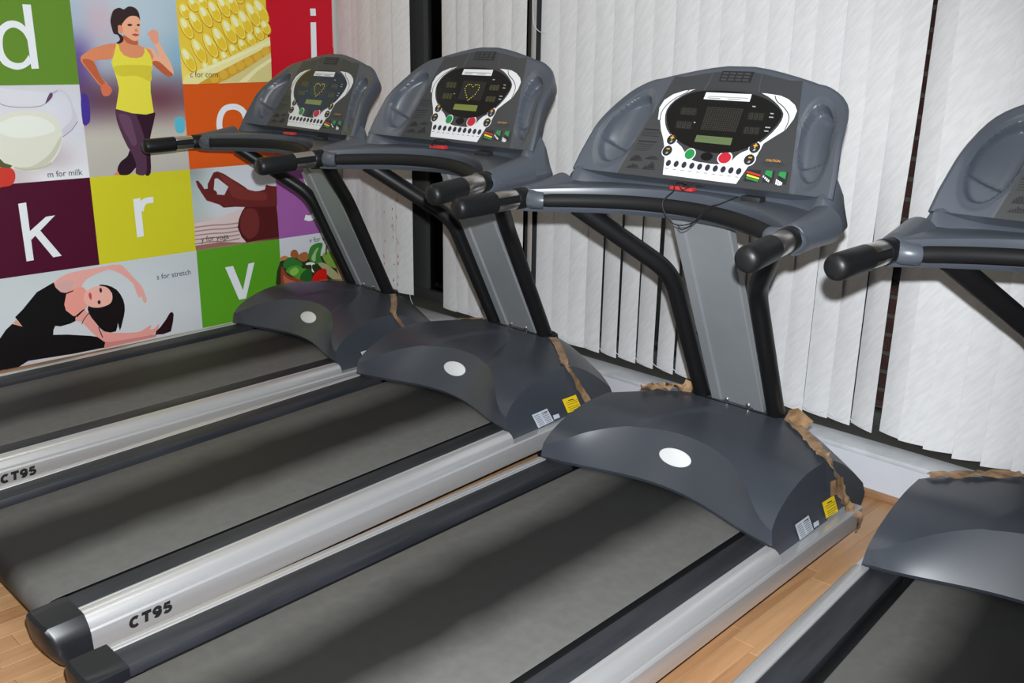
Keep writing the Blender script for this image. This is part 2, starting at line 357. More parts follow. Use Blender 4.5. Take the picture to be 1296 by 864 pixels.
def make_blind(slats, label, rail, chain=True, top=None):
    root = empty('vertical_blind', (rail[0], 3.145, 2.26)); tag(root, label, 'blind', 'vertical blinds across the window')
    link('head_rail', boxmesh('head_rail', 0, rail[1] - rail[0], -0.022, 0.022, 0.0, 0.035, 0.003), M_WHITE, root)
    ends = []
    for (x, dy, ang, zz) in slats:
        o = link('slat', slat_mesh(ang, ang if top is None else top), M_BLIND, root); o.location = (x - rail[0], dy, zz - 2.26)
        c, s = math.cos(math.radians(ang)) * 0.052, math.sin(math.radians(ang)) * 0.052
        ends.append(((x - rail[0] - c, dy - s - 0.004, zz + 0.035 - 2.26), (x - rail[0] + c, dy + s - 0.004, zz + 0.035 - 2.26), (x - rail[0], dy - 0.008, zz + 0.02 - 2.26)))
    if chain:
        for a, b in zip(ends[:-1], ends[1:]):
            p0, p1 = Vector(a[1]), Vector(b[1]); mb = MB(); path = []
            for k in range(9):
                t = k / 8; p = p0.lerp(p1, t); p.z -= 0.02 * 4 * t * (1 - t); p.y -= 0.006; path.append(p)
            mb.tube(path, 0.0013, 5); link('bead_chain', finish(mb.mesh('bead_chain'), 60), M_WHITE, root)
    return root
rb = random.Random(3)
# (x, depth, angle, bottom)
A = [(-4.33 + 0.083 * i, 0.01 + 0.008 * (i % 2), 4 + rb.uniform(-3, 3), 0.196 + 0.001 * i) for i in range(6)]
A.append((-3.852, 0.0, 14, 0.198))
bl_a = make_blind(A, 'white vertical blind bunched in the corner beside the colourful wall poster', (XL + 0.02, -3.74), chain=False)
B_ = [(-3.502 + 0.0895 * i, 0.004 * (i % 2), -2 + rb.uniform(-3, 2), 0.180) for i in range(6)]
B_.append((-2.962, 0.004, -36, 0.185))
bl_b = make_blind(B_, 'short white vertical blind between the dark glass gap and the narrow twin black slits', (-3.60, -2.93))
Cc = []
xs = [-2.865, -2.768, -2.668, -2.572, -2.474, -2.374, -2.276, -2.176, -2.078, -1.980, -1.884, -1.788, -1.692, -1.597, -1.502, -1.412, -1.322]
an = [-3, -2, 0, -9, -13, -10, -14, -17, -14, -8, -7, -8, -8, -9, -9, -13, -25]
for x, a in zip(xs, an): Cc.append((x, rb.uniform(-0.004, 0.004), a + rb.uniform(-1, 1), 0.181))
bl_c = make_blind(Cc, 'widest white vertical blind with dark slits open between its slats', (-2.92, -1.265), top=-2)
D_ = [(-1.211, 0.005, -15, 0.181), (-1.128, -0.008, 9, 0.181), (-1.040, -0.012, 21, 0.181), (-0.945, -0.014, 31, 0.181), (-0.856, -0.010, 29, 0.181), (-0.765, -0.008, 28, 0.181)]
D_ += [(-0.675 + 0.09 * i, -0.008, 27, 0.181) for i in range(14)]
bl_d = make_blind(D_, 'white vertical blind with overlapping slats next to the slit showing brick', (-1.258, 0.60))
# loose control chain loops
cm = MB(); cm.tube(spline([(0.655, -0.02, -0.05), (0.652, -0.02, -0.45), (0.658, -0.022, -0.68), (0.69, -0.024, -0.735), (0.735, -0.026, -0.745)], 6, False), 0.0016, 6)
link('control_chain', finish(cm.mesh('control_chain'), 60), M_WHITE, bl_b)
cm = MB(); cm.tube(spline([(0.02, -0.02, -2.02), (0.08, -0.05, -2.095), (0.13, -0.04, -2.085), (0.2, -0.02, -2.04)], 6, False), 0.0016, 6)
link('control_chain', finish(cm.mesh('control_chain'), 60), M_WHITE, bl_c)
cm = MB(); cm.tube(spline([(0.575, -0.012, -2.03), (0.605, -0.03, -2.07), (0.64, -0.04, -2.098)], 6, False), 0.0016, 6)
link('control_chain', finish(cm.mesh('control_chain'), 60), M_WHITE, bl_a)
# little red flecks running down three of the bunched slats
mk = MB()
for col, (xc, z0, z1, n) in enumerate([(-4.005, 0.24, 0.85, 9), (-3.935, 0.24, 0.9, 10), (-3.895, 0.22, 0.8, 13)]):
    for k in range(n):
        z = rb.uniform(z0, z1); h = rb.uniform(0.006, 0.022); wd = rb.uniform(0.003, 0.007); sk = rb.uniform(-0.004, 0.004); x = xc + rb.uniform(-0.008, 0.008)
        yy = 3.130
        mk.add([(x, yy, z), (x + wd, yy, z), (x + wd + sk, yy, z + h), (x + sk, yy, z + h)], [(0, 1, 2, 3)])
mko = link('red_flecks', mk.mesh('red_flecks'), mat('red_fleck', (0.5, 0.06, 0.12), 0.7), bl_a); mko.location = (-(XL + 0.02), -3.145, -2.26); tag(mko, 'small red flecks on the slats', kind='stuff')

# ------------------------------------------------------------------ wall poster (flat print on the left wall)
HP = ((0.002258926651, -0.000638608105, 1.495502709), (-0.000708622324, -0.003312526057, 1.607845638), (-0.000523063477, -0.000157376207, 1.0))
def wall_pt(p):
    x, y = p; d = HP[2][0] * x + HP[2][1] * y + 1
    return ((HP[0][0] * x + HP[0][1] * y + HP[0][2]) / d, (HP[1][0] * x + HP[1][1] * y + HP[1][2]) / d)
PG = 1.42
poster = empty('wall_poster', (XL, 2.235, 0.065)); tag(poster, 'large colourful alphabet poster of letters and photos covering the wall', 'poster')
PL = Vector((XL, 2.235, 0.065))
def pmat(rgb):
    k = 'print_%d_%d_%d' % tuple(int(c) for c in rgb)
    return mat(k, L3(rgb, PG), 0.4, spec=0.35)
LAYER = [0]
def lay(y, z, n): return Vector((XL + 0.002 + 0.0004 * n + 0.000012 * LAYER[0], y, z)) - PL
def next_layer(): LAYER[0] = (LAYER[0] + 1) % 12
def shape(name, pts, rgb, layer, parent, smooth=0, wall=False):
    next_layer()
    P = [tuple(p) + (0,) for p in (pts if wall else [wall_pt(q) for q in pts])]
    if smooth: P = [tuple(v) for v in spline(P, smooth, True)]
    b = MB(); b.poly([lay(p[0], p[1], layer) for p in P])
    return link(name, b.mesh(name), pmat(rgb), parent)
def ring(name, outer, inner, rgb, layer, parent, closed=True):
    next_layer()
    o = spline([wall_pt(q) + (0,) for q in outer], 4, closed); i = spline([wall_pt(q) + (0,) for q in inner], 4, closed)
    b = MB(); b.rings([[lay(p[0], p[1], layer) for p in o], [lay(p[0], p[1], layer) for p in i]], closed, False)
    return link(name, b.mesh(name), pmat(rgb), parent)
def stroke(name, pts, wid, rgb, layer, parent, n=5):
    next_layer()
    "brush stroke through pixel points, width in pixels"
    P = spline([tuple(p) + (0,) for p in pts], n, False) if len(pts) > 2 else [Vector(tuple(p) + (0,)) for p in pts]
    Lf, Rt = [], []
    for i, p in enumerate(P):
        t = (P[min(i + 1, len(P) - 1)] - P[max(i - 1, 0)]).normalized(); nn = Vector((-t.y, t.x, 0)) * wid / 2
        Lf.append(wall_pt((p + nn)[:2])); Rt.append(wall_pt((p - nn)[:2]))
    b = MB(); b.rings([[lay(a[0], a[1], layer) for a in Lf], [lay(a[0], a[1], layer) for a in Rt]], False, False)
    return link(name, b.mesh(name), pmat(rgb), parent)
def gradient(name, y0, y1, z0, z1, colours, parent, layer=0, sub=6):
    "printed soft picture background: rows of colours from top to bottom"
    R_, C_ = len(colours), len(colours[0]); nr, nc = (R_ - 1) * sub + 1, (C_ - 1) * sub + 1
    b = MB(); cols = []
    for i in range(nr):
        for j in range(nc):
            fr, fc = i / sub, j / sub; r0, c0 = min(int(fr), R_ - 2), min(int(fc), C_ - 2); a, c = fr - r0, fc - c0
            a = a * a * (3 - 2 * a); c = c * c * (3 - 2 * c)
            col = [(colours[r0][c0][k] * (1 - a) + colours[r0 + 1][c0][k] * a) * (1 - c) + (colours[r0][c0 + 1][k] * (1 - a) + colours[r0 + 1][c0 + 1][k] * a) * c for k in range(3)]
            cols.append(L3(col, PG)); b.v.append(tuple(lay(y0 + (y1 - y0) * j / (nc - 1), z1 + (z0 - z1) * i / (nr - 1), layer)))
    for i in range(nr - 1):
        for j in range(nc - 1): b.f.append((i * nc + j, (i + 1) * nc + j, (i + 1) * nc + j + 1, i * nc + j + 1))
    me = b.mesh(name); at = me.color_attributes.new('Print', 'FLOAT_COLOR', 'POINT')
    for k, c in enumerate(cols): at.data[k].color = (*c, 1)
    if 'photo_print' not in MATS:
        m = mat('photo_print', (1, 1, 1), 0.4, spec=0.35); a = m.node_tree.nodes.new('ShaderNodeAttribute'); a.attribute_name = 'Print'
        m.node_tree.links.new(a.outputs['Color'], m.node_tree.nodes['Principled BSDF'].inputs['Base Color'])
    return link(name, me, MATS['photo_print'], parent)
def caption(txt, p0, p1, rgb, parent, layer=6):
    v, f, wd, ht = text_verts(txt); a = wall_pt(p0); c = wall_pt(p1); s = (c[0] - a[0]) / wd
    b = MB(); b.add([lay(a[0] + q[0] * s, a[1] + q[1] * s * 1.06, layer) for q in v], f)
    return link('caption', b.mesh('caption'), pmat(rgb), parent)
Y = (1.285, 1.776, 2.260, 2.735, 3.130); Zr = (1.672, 1.271, 0.866, 0.465, 0.065)
Zt = 2.05
def cell(name, c0, c1, r0, r1, rgb, top=None):
    return shape(name, [(Y[c0], Zr[r1]), (Y[c1], Zr[r1]), (Y[c1], top or Zr[r0]), (Y[c0], top or Zr[r0])], rgb, 0, poster, wall=True)
def zf(x0, y0, s): return lambda pts: [(x0 + a * s, y0 + b * s) for a, b in pts]
GREEN, PURP, YEL, ORA, REDC, VIO, LIME, WHT = (85, 122, 36), (66, 4, 34), (186, 182, 34), (192, 78, 18), (176, 10, 32), (142, 82, 146), (78, 142, 28), (205, 210, 214)
# -- d
dz = zf(0, 0, 0.13889)
c = cell('letter_panel', 0, 1, 0, 1, GREEN, Zt)
shape('letter_stem', dz([(200, 38), (278, 42), (352, 625), (285, 627)]), WHT, 2, c)
ring('letter_bowl', dz([(262, 285), (230, 245), (180, 205), (110, 187), (40, 205), (-25, 270), (-50, 380), (-30, 490), (20, 580), (90, 620), (160, 635), (230, 615), (290, 570)]),
     dz([(262, 400), (240, 350), (200, 290), (125, 250), (60, 275), (28, 330), (22, 400), (32, 470), (58, 520), (100, 558), (160, 575), (215, 560), (258, 500)]), WHT, 1.5, c, False)
# -- runner photo
sky = (158, 176, 188); crowd = (96, 66, 78); sand = (172, 168, 158)
ph = gradient('photo_panel', Y[1], Y[2], Zr[2], Zt, [[sky] * 5, [(150, 170, 184)] * 5, [(160, 178, 188), (165, 178, 188), (162, 180, 190), (160, 180, 192), (158, 178, 190)],
    [(150, 165, 180), (176, 160, 172), (165, 182, 190), (160, 178, 190), (152, 172, 184)], [(90, 70, 130), (150, 160, 175), (150, 165, 180), (145, 165, 180), (120, 160, 180)],
    [(88, 62, 92), (92, 64, 76), crowd, (100, 62, 72), (110, 80, 90)], [sand, sand, (176, 171, 160), sand, sand], [(166, 163, 155)] * 5], poster)
rz = zf(95, 0, 0.13889); lz = zf(110, 110, 0.13306)
SK, SKD, SKL = (196, 120, 84), (168, 84, 52), (214, 158, 128)
shape('kerb_figure', lz([(835, 300), (915, 295), (925, 420), (850, 430)]), (80, 165, 185), 1, ph, 4)
shape('blue_banner', lz([(-60, 80), (0, 80), (22, 160), (30, 300), (10, 350), (-40, 350)]), (62, 44, 130), 1, ph, 3)
shape('calf', lz([(410, 600), (380, 660), (320, 710), (290, 770), (295, 825), (340, 838), (400, 830), (450, 780), (475, 740), (460, 660)]), (38, 18, 32), 2, ph, 4)
shape('ankle', lz([(292, 800), (250, 835), (312, 838)]), SK, 2, ph)
shape('far_leg', lz([(430, 230), (630, 235), (640, 300), (600, 480), (600, 600), (605, 815), (545, 820), (540, 560), (480, 380)]), (44, 20, 36), 2, ph, 3)
shape('near_leg', lz([(272, 205), (350, 225), (450, 250), (480, 300), (520, 400), (550, 520), (560, 640), (560, 825), (465, 825), (465, 740), (430, 640), (380, 560), (320, 430), (280, 310)]), (74, 46, 66), 3, ph, 3)
shape('leg_highlight', lz([(300, 260), (400, 280), (440, 400), (470, 520), (440, 560), (380, 470), (330, 370)]), (92, 62, 84), 4, ph, 4)
shape('left_arm', rz([(375, 402), (280, 405), (160, 440), (65, 500), (48, 530), (60, 575), (130, 660), (235, 790), (300, 775), (225, 690), (165, 560), (310, 540), (360, 500)]), SK, 3, ph, 3)
shape('arm_shade', rz([(60, 545), (160, 555), (225, 690), (280, 770), (240, 780), (140, 660)]), SKD, 4, ph, 3)
shape('fist', rz([(232, 785), (275, 760), (318, 790), (332, 830), (305, 870), (255, 872), (235, 825)]), (190, 100, 72), 5, ph, 4)
shape('right_arm', rz([(635, 440), (705, 445), (740, 485), (762, 515), (740, 440), (700, 375), (745, 365), (772, 400), (815, 480), (862, 560), (895, 650), (890, 685), (850, 698), (800, 670), (710, 590), (690, 560)]), SKL, 3, ph, 3)
shape('arm_shade', rz([(700, 560), (760, 560), (850, 640), (890, 680), (850, 698), (800, 670), (710, 592)]), SKD, 4, ph, 3)
shape('hand', rz([(655, 305), (690, 275), (725, 272), (750, 295), (758, 370), (740, 398), (715, 395), (680, 350), (675, 320), (655, 318)]), (206, 140, 116), 5, ph, 3)
shape('neck', rz([(425, 330), (490, 345), (570, 350), (575, 405), (640, 440), (690, 460), (690, 570), (350, 560), (372, 405), (425, 385)]), (198, 128, 92), 3.5, ph, 2)
shape('neck_shade', rz([(435, 320), (560, 372), (560, 410), (470, 390)]), (166, 88, 56), 3.9, ph, 3)
shape('vest', rz([(372, 400), (390, 397), (405, 460), (440, 502), (500, 526), (560, 530), (608, 516), (630, 480), (626, 440), (642, 442), (680, 500), (702, 570), (690, 660), (684, 760), (686, 860)]) + lz([(600, 30), (632, 243), (560, 262), (430, 250), (272, 208), (285, 130), (300, 30)]) + rz([(395, 800), (380, 730), (345, 620), (328, 568), (350, 500)]), (206, 198, 62), 4.6, ph)
shape('vest_shade', rz([(360, 600), (680, 600), (690, 660), (684, 740), (560, 690), (400, 690)]), (190, 178, 50), 5.1, ph, 4)
shape('hair', rz([(330, 130), (350, 90), (400, 70), (440, 85), (480, 60), (530, 65), (570, 100), (587, 160), (582, 190), (540, 140), (480, 145), (440, 190), (428, 235), (395, 240), (390, 295), (430, 330), (436, 372), (400, 398), (372, 392), (405, 362), (385, 318), (348, 306), (330, 250), (318, 190)]), (44, 28, 30), 5, ph, 3)
shape('face', rz([(428, 195), (450, 155), (490, 138), (540, 134), (575, 160), (588, 200), (586, 260), (582, 320), (565, 362), (535, 374), (490, 350), (440, 312), (422, 260)]), (212, 154, 124), 6, ph, 3)
shape('ear', rz([(385, 240), (405, 228), (425, 245), (432, 290), (415, 306), (395, 285)]), (205, 130, 100), 7, ph, 3)
shape('fringe', rz([(425, 215), (435, 160), (490, 120), (560, 125), (588, 180), (560, 150), (500, 146), (455, 178)]), (44, 28, 30), 7, ph, 3)
for q in ([(470, 226), (492, 216), (520, 226), (494, 240)], [(556, 226), (572, 217), (588, 226), (572, 240)]): shape('eye', rz(q), (58, 30, 32), 7, ph, 2)
shape('lips', rz([(512, 314), (545, 305), (580, 316), (548, 330)]), (160, 70, 70), 7, ph, 3)
shape('nose', rz([(540, 270), (556, 262), (568, 284), (545, 290)]), (186, 116, 92), 7, ph, 2)
# -- corn photo
ph = gradient('photo_panel', Y[2], Y[3], Zr[1], Zt, [[(206, 180, 60)] * 3, [(206, 180, 60)] * 3, [(205, 176, 50)] * 3, [(214, 194, 90), (206, 180, 70), (200, 180, 80)]], poster)
cz = zf(220, 0, 0.12729)
def kernel(cx, cy, a, b_, ang, layer):
    t = math.radians(ang); co, si = math.cos(t), math.sin(t)
    el = lambda A_, B_2, ox, oy: cz([(cx + ox + A_ * math.cos(k * math.pi / 8) * co - B_2 * math.sin(k * math.pi / 8) * si, cy + oy + A_ * math.cos(k * math.pi / 8) * si + B_2 * math.sin(k * math.pi / 8) * co) for k in range(16)])
    shape('kernel_edge', el(a * 1.06, b_ * 1.12, 3, 6), (176, 128, 20), layer, ph)
    shape('kernel', el(a, b_, 0, 0), (214, 198, 84), layer + 1, ph)
    shape('kernel_lower', el(a * 0.5, b_ * 0.75, a * 0.35 * co, a * 0.35 * si), (206, 176, 44), layer + 1.4, ph)
    shape('kernel_shine', el(a * 0.42, b_ * 0.45, -a * 0.4 * co, -a * 0.4 * si), (224, 220, 176), layer + 1.8, ph)
for cx, cy in [(190, 40), (280, 20), (560, -20), (640, -40), (105, 110)]: kernel(cx, cy, 80, 48, 62, 1)
for cx, cy in [(120, 275), (210, 215), (310, 160), (400, 110), (490, 60), (575, 30)]: kernel(cx, cy, 120, 48, 62, 3)
for cx, cy in [(140, 590), (245, 500), (360, 450), (450, 385), (545, 310), (630, 265), (705, 215), (780, 140), (860, 105)]: kernel(cx, cy, 135, 50, 62, 5)
for cx, cy in [(320, 680), (420, 640), (505, 575), (590, 505), (680, 455), (765, 395), (840, 330), (905, 270)]: kernel(cx, cy, 75, 42, 62, 7)
shape('husk', cz([(80, 835), (110, 760), (250, 690), (500, 590), (700, 490), (948, 365), (955, 450), (700, 580), (400, 735), (240, 835)]), (212, 204, 140), 9.4, ph)
shape('husk_rib', cz([(250, 700), (700, 510), (950, 400), (950, 420), (700, 540), (300, 715)]), (222, 216, 168), 9.8, ph)
shape('husk_shadow', cz([(235, 835), (400, 735), (700, 580), (955, 450), (958, 520), (700, 690), (520, 790), (430, 825)]), (186, 142, 42), 9.4, ph)
for cx, cy in [(400, 780), (490, 740), (580, 690), (660, 650), (740, 610), (830, 560), (905, 510)]: shape('kernel', cz([(cx - 40, cy - 20), (cx, cy - 45), (cx + 38, cy - 20), (cx + 30, cy + 30), (cx - 10, cy + 45), (cx - 38, cy + 20)]), (198, 158, 52), 9.8, ph, 3)
shape('husk', cz([(430, 830), (520, 790), (700, 690), (958, 520), (968, 812)]), (190, 182, 122), 10.2, ph)
shape('husk_rib', cz([(640, 815), (800, 680), (960, 575), (962, 610), (820, 710), (720, 815)]), (214, 206, 156), 10.6, ph)
caption('c for corn', cz([(157, 768)])[0], cz([(432, 768)])[0], (52, 50, 40), ph, 12)
# -- i
c = cell('letter_panel', 3, 4, 0, 1, REDC, Zt); iz = zf(200, 0, 0.3009)
shape('letter_dot', iz([(638, 36), (661, 36), (663, 66), (640, 66)]), WHT, 2, c)
shape('letter_stem', iz([(640, 94), (663, 94), (669, 330), (646, 330)]), WHT, 2, c)
# -- milk photo
ph = gradient('photo_panel', Y[0], Y[1], Zr[2], Zr[1], [[(186, 188, 194)] * 4, [(192, 194, 200), (196, 198, 204), (196, 198, 206), (190, 192, 200)], [(196, 198, 202), (200, 202, 206), (196, 198, 206), (190, 192, 200)],
    [(200, 200, 204), (180, 178, 180), (176, 166, 170), (198, 198, 204)], [(180, 150, 150), (182, 172, 174), (206, 208, 212), (206, 210, 214)]], poster)
mz = zf(0, 100, 0.16194)
shape('jug_handle', mz([(395, 120), (440, 80), (490, 85), (545, 140), (575, 230), (600, 290), (598, 340), (550, 400), (490, 455), (480, 400), (540, 340), (562, 290), (550, 200), (510, 125), (460, 98)]), (182, 182, 194), 1, ph, 2)
stroke('handle_edge', mz([(605, 330), (560, 395), (490, 452)]), 0.9, (140, 110, 130), 2, ph)
shape('jug_neck', mz([(-60, 80), (100, 85), (300, 100), (385, 118), (360, 180), (370, 240), (410, 300), (-60, 310)]), (194, 196, 203), 2, ph, 3)
shape('jug_body', mz([(-70, 330), (-90, 450), (-50, 590), (30, 665), (120, 708), (250, 722), (350, 692), (430, 620), (475, 530), (486, 430), (462, 350), (410, 290), (330, 258), (200, 245), (80, 262), (0, 290)]), (198, 200, 186), 3, ph, 3)
shape('milk_surface', mz([(-40, 380), (60, 310), (180, 285), (310, 298), (405, 350), (425, 400), (330, 440), (180, 460), (40, 442)]), (206, 211, 202), 4, ph, 4)
shape('jug_shade', mz([(300, 700), (400, 630), (465, 520), (478, 440), (440, 500), (380, 590), (250, 680), (140, 690), (200, 712)]), (180, 180, 164), 4, ph, 3)
stroke('jug_rim', mz([(-20, 185), (60, 212), (200, 220), (320, 208), (370, 168), (398, 122), (445, 88)]), 1.1, (150, 140, 152), 5, ph)
shape('spout_shadow', mz([(350, 190), (385, 110), (408, 112), (405, 140), (375, 175)]), (88, 60, 92), 6, ph, 2)
stroke('jug_base', mz([(110, 690), (200, 708), (330, 690), (400, 650)]), 2.2, (172, 168, 150), 6, ph)
shape('strawberry', mz([(-60, 690), (0, 690), (60, 685), (108, 718), (116, 775), (90, 825), (20, 842), (-60, 845)]), (182, 52, 40), 6, ph, 3)
shape('strawberry_leaf', mz([(-40, 620), (0, 625), (30, 655), (92, 675), (60, 696), (0, 686), (-40, 680)]), (76, 80, 50), 7, ph, 2)
caption('m for milk', mz([(372, 768)])[0], mz([(642, 745)])[0], (48, 48, 52), ph, 6)
# -- c
c = cell('letter_panel', 2, 3, 1, 2, ORA); oz = zf(180, 60, 0.23148)
stroke('letter', oz([(570, 400), (552, 352), (520, 328), (485, 324), (450, 336), (427, 372), (420, 420), (428, 462), (450, 495), (485, 510), (530, 500), (562, 468)]), 7.4, WHT, 2, c)
# -- panel mostly hidden by the console
c = cell('photo_panel', 3, 4, 1, 2, (190, 40, 44))
# -- k, r
kz = zf(0, 200, 0.32397)
c = cell('letter_panel', 0, 1, 2, 3, PURP)
shape('letter_stem', kz([(70, 178), (101, 173), (131, 398), (103, 403)]), WHT, 2, c)
shape('letter_arm', kz([(112, 318), (108, 292), (178, 229), (214, 223), (122, 318)]), WHT, 2.4, c)
shape('letter_leg', kz([(128, 292), (152, 278), (240, 381), (207, 387)]), WHT, 2.8, c)
c = cell('letter_panel', 1, 2, 2, 3, YEL)
shape('letter_stem', kz([(519, 160), (547, 155), (561, 305), (535, 309)]), WHT, 2, c)
stroke('letter_arm', kz([(548, 205), (556, 178), (572, 166), (598, 163)]), 7.5, WHT, 2.4, c)
# -- yoga photo
yz = zf(235, 195, 0.14468)
ph = gradient('photo_panel', Y[2], Y[3], Zr[3], Zr[2], [[(132, 140, 142), (178, 184, 188), (184, 188, 194), (180, 180, 182)], [(150, 166, 162), (186, 190, 196), (188, 192, 198), (188, 190, 194)], [(158, 172, 168), (184, 188, 194), (190, 192, 196), (170, 160, 158)], [(176, 160, 158), (186, 178, 178), (180, 168, 166), (120, 60, 60)], [(136, 104, 98), (140, 108, 100), (130, 90, 84), (90, 40, 40)]], poster)
shape('cloth', yz([(75, 605), (250, 572), (400, 512), (520, 470), (500, 560), (480, 680), (525, 768), (86, 835)]), (192, 176, 174), 1, ph, 0)
for k in range(5): stroke('cloth_fold', yz([(78, 640 + 36 * k), (220, 622 + 36 * k), (350, 615 + 36 * k), (470, 600 + 34 * k)]), 1.7, (150, 118, 116), 1.5, ph)
shape('skin_edge', yz([(82, 800), (300, 768), (500, 770), (88, 838)]), (136, 96, 86), 2, ph)
shape('knee', yz([(520, 455), (792, 430), (812, 722), (530, 772), (485, 722), (452, 640), (462, 570), (490, 500)]), (72, 18, 22), 2, ph, 0)
shape('knee_light', yz([(520, 480), (600, 480), (640, 560), (630, 680), (560, 740), (500, 700), (475, 630), (485, 540)]), (98, 36, 36), 2.5, ph, 4)
shape('hand', yz([(85, 235), (105, 230), (140, 270), (160, 305), (190, 300), (190, 260), (215, 210), (240, 160), (275, 150), (330, 170), (400, 215), (460, 250), (520, 290), (560, 325), (640, 322), (690, 308), (700, 266), (740, 276), (793, 280), (797, 455), (520, 462), (430, 460), (330, 468), (290, 440), (180, 405), (130, 330), (100, 280)]), (92, 30, 30), 3, ph)
shape('hand_light', yz([(290, 170), (400, 225), (520, 300), (640, 330), (700, 340), (700, 400), (560, 400), (420, 380), (370, 300)]), (108, 42, 38), 3.4, ph, 3)
shape('finger_gap', yz([(250, 215), (275, 210), (370, 285), (335, 356), (270, 352), (265, 325), (242, 310), (246, 270)]), (180, 184, 190), 4, ph)
shape('finger', yz([(190, 300), (245, 312), (268, 330), (268, 352), (200, 350)]), (88, 28, 28), 4.4, ph, 2)
caption('y for yoga', yz([(132, 770)])[0], yz([(374, 738)])[0], (56, 46, 46), ph, 6)
# -- y
c = cell('letter_panel', 3, 4, 2, 3, VIO); vz2 = zf(300, 150, 0.18519)
stroke('letter_arm', vz2([(455, 362), (500, 480), (548, 600)]), 7.0, WHT, 2, c, 2)
stroke('letter_tail', vz2([(640, 350), (595, 480), (552, 600), (525, 660), (495, 680), (462, 674)]), 7.0, WHT, 2.4, c)
# -- stretch photo
sz = zf(0, 330, 0.17747)
ph = gradient('photo_panel', Y[0], Y[2], Zr[4], Zr[3], [[(178, 186, 188)] * 4, [(182, 189, 192), (186, 192, 195), (184, 190, 194), (180, 186, 192)], [(184, 190, 194)] * 4, [(170, 160, 176), (182, 186, 192), (184, 190, 194), (178, 184, 190)]], poster)
SK2, SK2D = (206, 150, 142), (184, 116, 112)
shape('red_mat', sz([(-60, 600), (0, 620), (16, 700), (14, 780), (-60, 790)]), (130, 16, 34), 1, ph)
shape('leg_skin', sz([(735, 575), (1120, 520), (1110, 540), (740, 622)]), SK2D, 2, ph)
shape('trousers', sz([(-60, 560), (0, 550), (40, 490), (85, 448), (160, 468), (300, 470), (380, 480), (378, 526), (480, 524), (640, 533), (720, 545), (748, 580), (740, 618), (520, 662), (200, 712), (120, 762), (0, 778), (-60, 785)]), (10, 9, 12), 3, ph)
shape('waist', sz([(92, 446), (112, 418), (165, 470)]), (196, 138, 118), 3.4, ph)
shape('raised_arm', sz([(385, 150), (480, 90), (620, 60), (760, 35), (850, 25), (900, 62), (960, 128), (1005, 175), (1032, 235), (1045, 288), (1022, 296), (1008, 250), (990, 262), (968, 220), (945, 160), (860, 92), (780, 62), (720, 78), (640, 112), (590, 160), (575, 215), (560, 300), (470, 310), (420, 230), (395, 195)]), SK2, 3, ph, 2)
shape('chest', sz([(470, 225), (575, 185), (612, 215), (625, 300), (600, 350), (545, 395), (480, 372), (452, 320)]), (210, 140, 128), 3.6, ph, 3)
shape('armpit', sz([(400, 190), (430, 150), (520, 140), (500, 200), (440, 222)]), (190, 152, 146), 3.4, ph, 3)
shape('top', sz([(105, 400), (160, 345), (260, 222), (380, 152), (395, 190), (432, 222), (472, 228), (456, 310), (468, 352), (520, 392), (540, 392), (536, 428), (500, 446), (430, 466), (392, 462), (374, 505), (165, 475)]), (9, 8, 10), 4.2, ph)
shape('strap', sz([(465, 228), (520, 208), (522, 214), (472, 236)]), (9, 8, 10), 4.6, ph)
shape('reaching_arm', sz([(545, 390), (600, 348), (640, 390), (700, 468), (745, 505), (880, 512), (985, 505), (1022, 488), (1078, 453), (1068, 486), (1100, 480), (1132, 443), (1122, 490), (1080, 525), (1000, 542), (780, 577), (722, 562), (650, 505), (580, 435), (537, 425)]), (204, 142, 134), 4.2, ph, 2)
shape('strap', sz([(535, 392), (590, 345), (606, 342), (548, 400)]), (9, 8, 10), 4.8, ph)
shape('hair', sz([(700, 172), (760, 172), (830, 205), (876, 275), (888, 350), (872, 430), (852, 496), (838, 440), (824, 502), (740, 502), (680, 440), (632, 375), (628, 318), (700, 330), (770, 305), (798, 250), (780, 210)]), (14, 9, 12), 5, ph, 2)
stroke('hair_lock', sz([(640, 360), (600, 410), (580, 450)]), 1.0, (40, 20, 24), 5.4, ph); stroke('hair_lock', sz([(700, 470), (715, 510), (730, 545)]), 1.2, (40, 20, 24), 5.4, ph)
shape('face', sz([(600, 232), (640, 196), (700, 178), (762, 190), (797, 240), (792, 290), (760, 316), (700, 332), (640, 325), (600, 292)]), (220, 160, 148), 5.8, ph, 3)
for q in ([(705, 200), (718, 190), (726, 215), (712, 226)], [(692, 290), (706, 278), (716, 296), (702, 310)]): shape('eye', sz(q), (46, 26, 30), 6.4, ph, 2)
shape('lips', sz([(628, 235), (642, 225), (652, 250), (646, 278), (634, 262)]), (176, 62, 70), 6.4, ph, 2)
shape('shoe', sz([(1105, 525), (1112, 498), (1140, 472), (1180, 418), (1208, 370), (1226, 362), (1236, 378), (1232, 430), (1216, 502), (1160, 522)]), (34, 12, 18), 5, ph, 0)
caption('s for stretch', kz([(612, 474)])[0], kz([(743, 452)])[0], (48, 48, 50), ph, 6)
# -- v
vz = zf(230, 180, 0.34737)
c = cell('letter_panel', 2, 3, 3, 4, LIME)
shape('letter', vz([(157, 455), (186, 450), (222, 538), (242, 442), (264, 437), (233, 568), (208, 573)]), WHT, 2, c)
